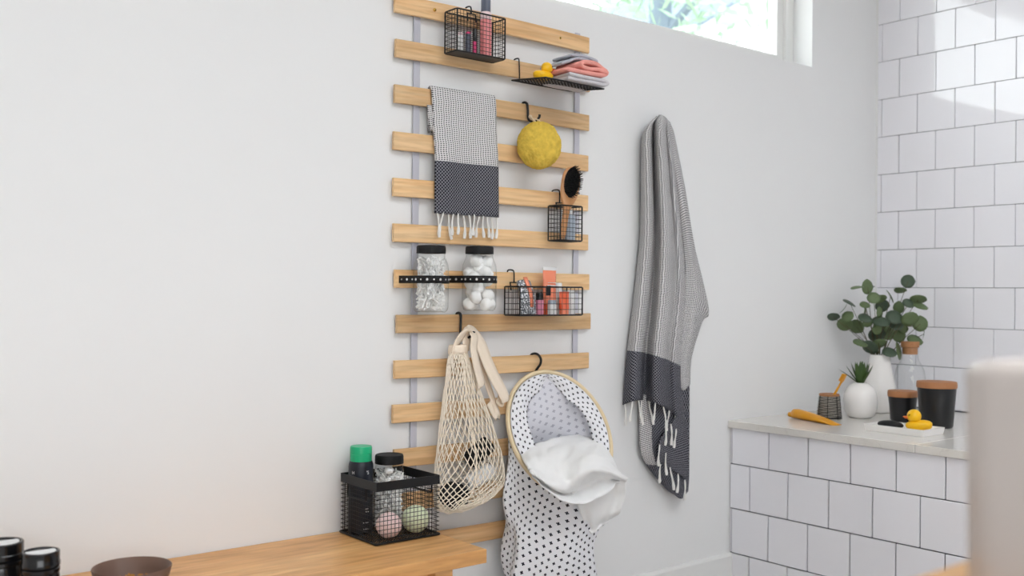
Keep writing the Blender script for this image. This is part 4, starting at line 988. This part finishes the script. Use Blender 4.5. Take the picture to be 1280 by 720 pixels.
# jar with lid
jx, jy = 1.3960, -0.074
jar('storage_jar', 'glass jar with black lid filled with cotton swabs in the bench basket', jx, jy, zi, 0.0445, 0.190)
swab_pile('cotton_swabs', 'white cotton swabs in the lidded jar in the bench basket', jx, jy, zi, 0.042, 0.152, 200, 14)
o = MB().ellipsoid((jx - 0.008, jy - 0.012, zi + 0.151), (0.013, 0.012, 0.010), 16, 10, None, mushy(5, .15, 1.7)).build('cotton_ball', COTTON, None, loc=(jx - 0.008, jy - 0.012, zi + 0.141)); tag(o, 'single cotton ball on top of the swabs in the bench basket jar', 'cotton ball')
def bomb(label, x, y, r, mat, seed):
    def fn(q): return (1.0 + 0.02 * noise.noise(q * 4 + V((seed, 0, 0)))) * (1.03 if abs(q.z - 0.1 * q.x) < 0.07 else 1.0)
    o = MB().ellipsoid((x, y, zi + r), (r, r, r), 32, 24, Matrix.Rotation(0.5, 3, 'Y'), fn).build('bath_bomb', mat, None, smooth=80, loc=(x, y, zi)); tag(o, label, 'bath bomb', 'bath bombs')
bomb('pink bath bomb in the bench basket', 1.342, -0.160, 0.0315, BOMBP, 1)
bomb('pale green bath bomb in the bench basket', 1.426, -0.152, 0.0345, BOMBG, 2)

# bowl with dried petals
bw = thing('clay_bowl', 'shallow brown clay bowl on the oak bench', 'bowl', (0.683, -0.262, zb))
MB().lathe([(0, 0.004), (0.03, 0.003), (0.034, 0.0), (0.038, 0.002), (0.058, 0.022), (0.071, 0.046), (0.0755, 0.064), (0.0745, 0.0655), (0.0720, 0.064), (0.066, 0.044), (0.052, 0.022), (0.030, 0.010), (0, 0.009)], (0.683, -0.262, zb), 48).build('bowl', BOWL, bw, smooth=60)
rg = random.Random(31); m = MB()
for k in range(140):
    a = rg.uniform(0, 6.28); r = 0.05 * math.sqrt(rg.random()); h = 0.030 + 0.016 * (1 - (r / 0.05) ** 2) * rg.random()
    c = V((0.683 + r * math.cos(a), -0.262 + r * math.sin(a), zb + h)); d = V((rg.uniform(-1, 1), rg.uniform(-1, 1), rg.uniform(-.4, .6))).normalized(); e = d.orthogonal().normalized(); s = rg.uniform(.004, .008)
    m.add([c - d * s, c + e * s * .6 + V((0, 0, .002)), c + d * s, c - e * s * .6], [(0, 1, 2, 3)])
o = m.build('dried_petals', PETAL, None, smooth=False, loc=(0.683, -0.262, zb + 0.03)); tag(o, 'yellow and brown dried petals in the clay bowl', 'dried petals', kind='stuff')

def black_jar(label, x, y, r, h):
    j = thing('black_jar', label, 'jar', (x, y, zb), 'black lidded jars')
    MB().lathe([(0, 0), (r * 0.9, 0), (r, 0.004), (r, h * 0.62), (r * 0.96, h * 0.66), (r * 1.02, h * 0.68), (r * 1.02, h * 0.73), (r * 0.94, h * 0.75), (0, h * 0.75)], (x, y, zb), 36).build('body', BLACKG, j, smooth=30)
    MB().lathe([(r * 0.97, h * 0.755), (r * 1.03, h * 0.77), (r * 1.03, h * 0.83), (r, h * 0.845), (r, h * 0.985), (r * 0.96, h), (r * 0.86, h), (r * 0.84, h - 0.002), (0, h - 0.002)], (x, y, zb), 36).build('lid', BLACKG, j, smooth=30)
    # reflection on the glossy lid, put in as a flat white shape
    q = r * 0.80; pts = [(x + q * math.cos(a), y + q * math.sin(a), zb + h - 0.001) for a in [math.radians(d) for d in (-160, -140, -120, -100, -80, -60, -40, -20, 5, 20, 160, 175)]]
    MB().add(pts, [tuple(range(len(pts)))]).build('lid_reflection', LABEL_SHINE, j, smooth=False)
black_jar('shorter black jar with painted white lid reflection on the oak bench, beside the clay bowl', 0.517, -0.250, 0.0335, 0.119)
black_jar('taller black jar with painted white lid reflection on the oak bench, next to the shorter one', 0.466, -0.170, 0.040, 0.128)

# ------------------------------------------------------------------ things on the stone worktop
zc = 0.6085
# paste tube lying flat
pt = thing('toothpaste_tube', 'mustard yellow toothpaste tube lying on the stone worktop', 'tube', (3.06, -0.2, zc))
A_, B_ = V((3.085, -0.098, zc)), V((3.030, -0.318, zc)); ax = (B_ - A_).normalized(); sd = ax.cross(V((0, 0, 1)))
rings = []
for t, hw, hh in ((0, .011, .011), (.02, .017, .0165), (.12, .0185, .0175), (.45, .021, .0140), (.75, .0225, .0085), (.93, .0235, .0028), (1.0, .0235, .0014)):
    c = A_ + ax * 0.216 * t + V((0, 0, hh)); rings.append([c + sd * hw * math.cos(q * PI / 10) + V((0, 0, 1)) * hh * math.sin(q * PI / 10) for q in range(20)])
m = MB(); m.grid(rings, closed=True); m.f += [tuple(range(20)), tuple(6 * 20 + q for q in range(19, -1, -1))]
m.build('body', MUSTARD, pt, smooth=60)
m = MB(); m.tube([A_ + V((0, 0, .011)), A_ - ax * 0.022 + V((0, 0, .011))], [.0095, .0088], 16); m.build('cap', MUSTARD, pt)
# brush cup
cx, cy = 3.165, -0.191
cup = thing('toothbrush_cup', 'stone cup wound with black wire holding the yellow toothbrush', 'cup', (cx, cy, zc))
MB().lathe([(0, 0), (0.041, 0), (0.0415, 0.003), (0.0345, 0.088), (0.0325, 0.089), (0.0318, 0.086), (0.036, 0.01), (0, 0.008)], (cx, cy, zc), 36).build('body', CUPM, cup, smooth=50)
m = MB(); pts = []; rg = random.Random(2)
for k in range(17 * 18):
    a = 2 * PI * k / 18; t = k / (17 * 18); r = 0.0425 - 0.0072 * t + 0.0005; pts.append((cx + r * math.cos(a), cy + r * math.sin(a), zc + 0.002 + 0.080 * t + 0.0010 * math.sin(a * 3.3 + t * 30)))
m.tube(pts, 0.0011, 5)
m.build('wire_winding', BLACK, cup)
m = MB()
for k in range(7):
    a = 2 * PI * k / 7; m.tube([(cx + .0435 * math.cos(a), cy + .0435 * math.sin(a), zc + .001), (cx + .0358 * math.cos(a), cy + .0358 * math.sin(a), zc + .084)], 0.0012, 5)
m.tube([(cx + .043 * math.cos(a), cy + .043 * math.sin(a), zc + .008) for a in [2 * PI * q / 30 for q in range(30)]], .0018, 5, closed=True)
m.build('wire_ribs', BLACK, cup)
MB().lathe([(0.0350, 0.083), (0.0358, 0.086), (0.0350, 0.0905), (0.0322, 0.0905), (0.0315, 0.086)], (cx, cy, zc), 36).build('rim', LIDW, cup)
tb = thing('toothbrush', 'yellow toothbrush leaning in the wire-wound cup', 'toothbrush', (cx, cy, zc + 0.01))
p0 = V((cx - 0.012, cy + 0.018, zc + 0.012)); p1 = V((cx + 0.020, cy - 0.052, zc + 0.162)); ax = (p1 - p0).normalized()
MB().tube([p0, p0.lerp(p1, .4), p0.lerp(p1, .72), p0.lerp(p1, .80), p0.lerp(p1, .86), p1], [.0045, .0055, .0035, .0035, .0065, .0055], 10).build('handle', MUSTARD, tb)
nf = (V((-0.75, -0.2, 0.3))); nf = (nf - ax * nf.dot(ax)).normalized(); sd = ax.cross(nf); m = MB()
for i in range(8):
    for j in (-1, 0, 1):
        p = p0.lerp(p1, .835 + .15 * i / 7) + sd * j * .0042 + nf * .003; m.tube([p, p + nf * .012], .0019, 5)
m.build('bristles', MUSTARD, tb)
# round vase with succulent
vx, vy = 3.300, -0.231
vs_ = thing('round_vase', 'round white ceramic vase with the small succulent', 'vase', (vx, vy, zc))
MB().lathe([(0, 0), (0.036, 0), (0.047, 0.008), (0.0575, 0.03), (0.0605, 0.058), (0.057, 0.088), (0.046, 0.110), (0.030, 0.123), (0.020, 0.127), (0.018, 0.125), (0.018, 0.117), (0, 0.116)], (vx, vy, zc), 40).build('body', CERAMIC, vs_, smooth=60)
MB().lathe([(0.0175, 0.1175), (0.01, 0.121), (0, 0.122)], (vx, vy, zc), 16).build('soil', SOIL, vs_)
su = thing('succulent', 'small spiky green succulent growing in the round white vase', 'plant', (vx, vy, zc + 0.12))
def blade(root, p, dr, L, w, mat, curl=0.3, name='leaf'):
    dr = V(dr).normalized(); sdv = dr.cross(V((0, 0, 1))); sdv = sdv.normalized() if sdv.length > .05 else V((1, 0, 0)); up = sdv.cross(dr).normalized()
    rows_ = []
    for i in range(7):
        t = i / 6; c = V(p) + dr * L * t + up * curl * L * t * t; ww = w * (0.55 + 1.1 * t - 1.65 * t * t + 0.0) if t < 1 else 0.0
        ww = w * math.sin(PI * (0.22 + 0.78 * t)) ** 0.8 if t < 1 else 0.0004
        rows_.append([c - sdv * ww, c - up * ww * .28, c + sdv * ww, c + up * ww * .12])
    m = MB(); m.grid(rows_, closed=True); return m.build(name, mat, root, smooth=70)
rg = random.Random(12); base = V((vx, vy, zc + 0.118))
for k in range(20):
    a = k * 2.399; el = 0.85 + 0.70 * (k / 20); L = 0.088 - 0.020 * (k / 20) * rg.random()
    blade(su, base, (math.cos(a) * math.cos(el), math.sin(a) * math.cos(el), math.sin(el)), L, 0.0115, SUCC, rg.uniform(.02, .2))
blade(su, base, (-0.55, 0.45, 0.62), 0.10, 0.011, SUCC, -0.1)
# tall vase with eucalyptus
tx, ty = 3.515, -0.177
tv = thing('tall_vase', 'tall white teardrop ceramic vase holding the eucalyptus', 'vase', (tx, ty, zc))
MB().lathe([(0, 0), (0.041, 0), (0.048, 0.004), (0.055, 0.028), (0.0590, 0.065), (0.0575, 0.10), (0.0485, 0.145), (0.0410, 0.185), (0.0375, 0.212), (0.0375, 0.218), (0.034, 0.219), (0.033, 0.212), (0.035, 0.185), (0, 0.16)], (tx, ty, zc), 44).build('body', CERAMIC, tv, smooth=60)
eu = thing('eucalyptus_bunch', 'bunch of round-leaved eucalyptus stems in the tall white vase', 'plant', (tx, ty, zc + 0.165))
LV = [(652,105,42,42,0),(332,148,40,43,0),(250,148,36,7,-12),(392,150,22,6,0),(360,222,38,34,-20),(428,235,42,28,-8),(222,257,40,15,25),(188,305,34,9,-52),(302,270,30,20,0),(115,362,36,24,8),(205,355,36,28,-45),(210,415,46,40,20),(295,362,40,28,5),(300,430,45,40,45),(268,535,42,22,12),(352,570,48,32,42),(508,208,42,9,62),(600,172,36,17,8),(608,258,36,28,10),(685,235,47,28,10),(685,275,42,22,10),(470,280,42,40,0),(565,290,26,36,0),(410,325,26,32,0),(510,355,48,42,0),(610,370,50,45,0),(690,402,42,45,0),(748,475,14,38,8),(675,515,46,32,10),(555,595,30,52,-12),(410,385,52,30,0),(460,420,40,36,0),(520,470,50,46,0),(430,485,50,46,0),(585,490,35,40,0),(420,545,42,30,0),(470,598,42,28,0),(330,305,16,34,10),(380,440,22,32,10),(352,315,12,34,-20),(600,440,30,30,0),(320,400,30,26,0),(545,410,40,34,0)]
VR, VD, VF = V((0.777, -0.630, 0.0)), V((0.0, 0.0, -1.0)), V((0.630, 0.777, 0.0))   # bunch laid out square to the room's diagonal
MPP = 3.80 / 1266.8 / 5.54
mouth = V((tx, ty, zc + 0.215))
rg = random.Random(77); heads = []
for k, (lx, ly, rx_, ry_, ro) in enumerate(LV):
    dep = rg.uniform(-0.055, 0.055) if ly < 520 else rg.uniform(-0.05, -0.01)
    c = mouth + VR * ((lx - 432) * MPP) + VD * ((ly - 628) * MPP) + VF * dep
    heads.append((c, rx_ * MPP, ry_ * MPP, math.radians(ro)))
m = MB()
for k in (0, 1, 6, 9, 11, 13, 14, 16, 18, 19, 26, 27, 28, 4, 21, 24, 8, 38):
    c = heads[k][0]; b0 = mouth + V((rg.uniform(-.018, .018), rg.uniform(-.018, .018), -0.04)); mid = b0.lerp(c, 0.5) + V((0, 0, 0.018)) + (mouth - c) * 0.05
    m.tube(spline([b0, b0.lerp(mid, .55) + V((0, 0, .008)), mid, c], 12), [.0020] * 4 + [.0016] * 4 + [.0011] * 4, 5)
m.build('stems', STEM, eu)
for k, (c, rx_, ry_, ro) in enumerate(heads):
    r0 = max(rx_, ry_); thin = min(rx_, ry_) / r0
    # round leaf of radius r0, tipped so that it shows its seen breadth; facing the room
    u_ = (VR * math.cos(ro) - V((0, 0, 1)) * math.sin(ro)) if rx_ >= ry_ else (V((0, 0, 1)) * math.cos(ro) + VR * math.sin(ro))
    w_ = VF.cross(u_).normalized(); tip = math.acos(min(1, thin)) * (1 if k % 2 else -1)
    v_ = w_ * math.cos(tip) + VF * math.sin(tip); n_ = u_.cross(v_)
    R0 = r0 * 1.22; vs = [c]; fs = []
    for ring, q in ((1, .55), (2, 1.0)):
        for i in range(14):
            a = 2 * PI * i / 14; rr = R0 * q * (1 + 0.10 * (math.cos(a) > 0.97))
            vs.append(c + u_ * rr * math.cos(a) + v_ * rr * math.sin(a) * 0.94 + n_ * (0.0025 * q * q + 0.0015 * math.cos(2 * a) * q))
    for i in range(14):
        j = (i + 1) % 14; fs += [(0, 1 + i, 1 + j), (1 + i, 15 + i, 15 + j, 1 + j)]
    MB().add(vs, fs).build('leaf', LEAF if k % 3 else LEAFD, eu, smooth=70, solid=0.0006)
# carafe
gx, gy = 3.590, -0.258
cf = thing('glass_carafe', 'clear glass carafe with cork stopper beside the tall white vase', 'carafe', (gx, gy, zc))
MB().lathe([(0, 0.004), (0.045, 0.002), (0.052, 0.0), (0.0555, 0.008), (0.0565, 0.05), (0.0565, 0.10), (0.0555, 0.135), (0.050, 0.165), (0.040, 0.185), (0.031, 0.20), (0.0285, 0.215), (0.0290, 0.245), (0.0310, 0.250)], (gx, gy, zc), 40).build('glass', GLASS, cf, smooth=60)
MB().lathe([(0, 0.222), (0.0268, 0.222), (0.0275, 0.247), (0.0325, 0.249), (0.0335, 0.268), (0.0325, 0.270), (0, 0.270)], (gx, gy, zc), 32).build('stopper', CORK, cf, smooth=40)
# canisters
def canister(label, x, y, r, h, k=0.82):
    c = thing('canister', label, 'canister', (x, y, zc), 'black canisters')
    MB().lathe([(0, 0), (r * k * 0.92, 0), (r * k, 0.006), (r * (k + (0.97 - k) * .5), h * 0.5), (r * 0.97, h - 0.022), (r * 0.93, h - 0.020), (0, h - 0.020)], (x, y, zc), 44).build('body', CANISTER, c, smooth=50)
    MB().lathe([(r * 0.9, h - 0.021), (r, h - 0.0205), (r * 1.01, h - 0.010), (r * 0.99, h - 0.001), (r * 0.97, h), (0, h)], (x, y, zc), 44).build('lid', LIDW, c, smooth=40)
canister('smaller black ceramic canister with wooden lid behind the white tray', 3.338, -0.374, 0.0505, 0.107)
canister('larger black ceramic canister with wooden lid next to the smaller one', 3.278, -0.532, 0.0645, 0.154)
# tray with soap and duck
tr = thing('soap_tray', 'white rectangular tray on the stone worktop', 'tray', (3.06, -0.535, zc))
m = MB(); X0, X1, Y0, Y1 = 2.998, 3.130, -0.640, -0.432
b0 = [(X0 + .004, Y0 + .004), (X1 - .004, Y0 + .004), (X1 - .004, Y1 - .004), (X0 + .004, Y1 - .004)]; t0 = [(X0, Y0), (X1, Y0), (X1, Y1), (X0, Y1)]; i0 = [(X0 + .006, Y0 + .006), (X1 - .006, Y0 + .006), (X1 - .006, Y1 - .006), (X0 + .006, Y1 - .006)]; f0 = [(X0 + .014, Y0 + .014), (X1 - .014, Y0 + .014), (X1 - .014, Y1 - .014), (X0 + .014, Y1 - .014)]
rings = [[(x, y, zc) for x, y in b0], [(x, y, zc + .022) for x, y in t0], [(x, y, zc + .022) for x, y in i0], [(x, y, zc + .007) for x, y in f0]]
m.grid(rings, closed=True); m.f += [(0, 1, 2, 3)[::-1], (12, 13, 14, 15)]
m.build('tray', CERAMIC, tr, smooth=False)
o = MB().ellipsoid((3.058, -0.492, zc + 0.0205), (0.028, 0.046, 0.0135), 28, 14, rotz(-0.1)).build('soap_bar', BLACKM, None, loc=(3.058, -0.492, zc + 0.007), smooth=80); tag(o, 'oval black soap bar in the white tray', 'soap')
duck('rubber_duck', 'yellow rubber duck in the white tray beside the black soap', (3.068, -0.585, zc + 0.0072), 0.084, math.radians(125), 'rubber ducks')

# ------------------------------------------------------------------ vanity with basin, close on the right
va = thing('vanity_unit', 'wooden vanity with a light oak top carrying the white basin', 'vanity', (1.33, -2.11, 0))
MB().rbox(0.660, 2.0, -2.34, -1.872, 0.795, 0.830, 0.002, 2).build('worktop', VANITY, va)
MB().rbox(0.69, 1.97, -2.32, -1.915, 0.10, 0.795, 0.003, 1).build('cabinet', VANITY, va)
for k in range(3): 
    MB().rbox(0.70 + 0.425 * k, 1.115 + 0.425 * k, -1.917, -1.899, 0.12, 0.785, 0.003, 1).build('door', VANITY, va)
MB().rbox(0.72, 1.94, -2.30, -1.95, 0, 0.10, 0.002, 1).build('plinth', VANITY, va)
ba_ = thing('vessel_basin', 'white rounded rectangular basin standing on the wooden vanity', 'basin', (0.955, -2.10, 0.830))
def rr_loop(x0, x1, y0, y1, z, rc, n=8):
    P = []
    for cx_, cy_, a0 in ((x1 - rc, y1 - rc, 0), (x0 + rc, y1 - rc, 90), (x0 + rc, y0 + rc, 180), (x1 - rc, y0 + rc, 270)):
        for k in range(n + 1):
            a = math.radians(a0 + 90 * k / n); P.append((cx_ + rc * math.cos(a), cy_ + rc * math.sin(a), z))
    return P
bx0, bx1, by0, by1 = 0.690, 1.22, -2.28, -1.927
rings = []
for ins, z_ in ((0.02, 0.8305), (0.008, 0.8330), (0.002, 0.842), (0.001, 0.93), (0.000, 0.985), (0.0, 0.996), (0.003, 1.002), (0.010, 1.005), (0.017, 1.002), (0.020, 0.995), (0.024, 0.93), (0.035, 0.87), (0.07, 0.852), (0.14, 0.848)):
    rings.append(rr_loop(bx0 + ins, bx1 - ins, by0 + ins, by1 - ins, z_, max(0.01, 0.035 - ins * 0.3)))
m = MB(); m.grid(rings, closed=True); n = len(rings[0]); m.f += [tuple(range(n))[::-1], tuple((len(rings) - 1) * n + k for k in range(n))]
m.build('bowl', CERAMIC2, ba_, smooth=60)
MB().lathe([(0.022, 0.0), (0.022, 0.003), (0.016, 0.0035), (0, 0.002)], (0.955, -2.10, 0.848), 20).build('drain', STUD, ba_)
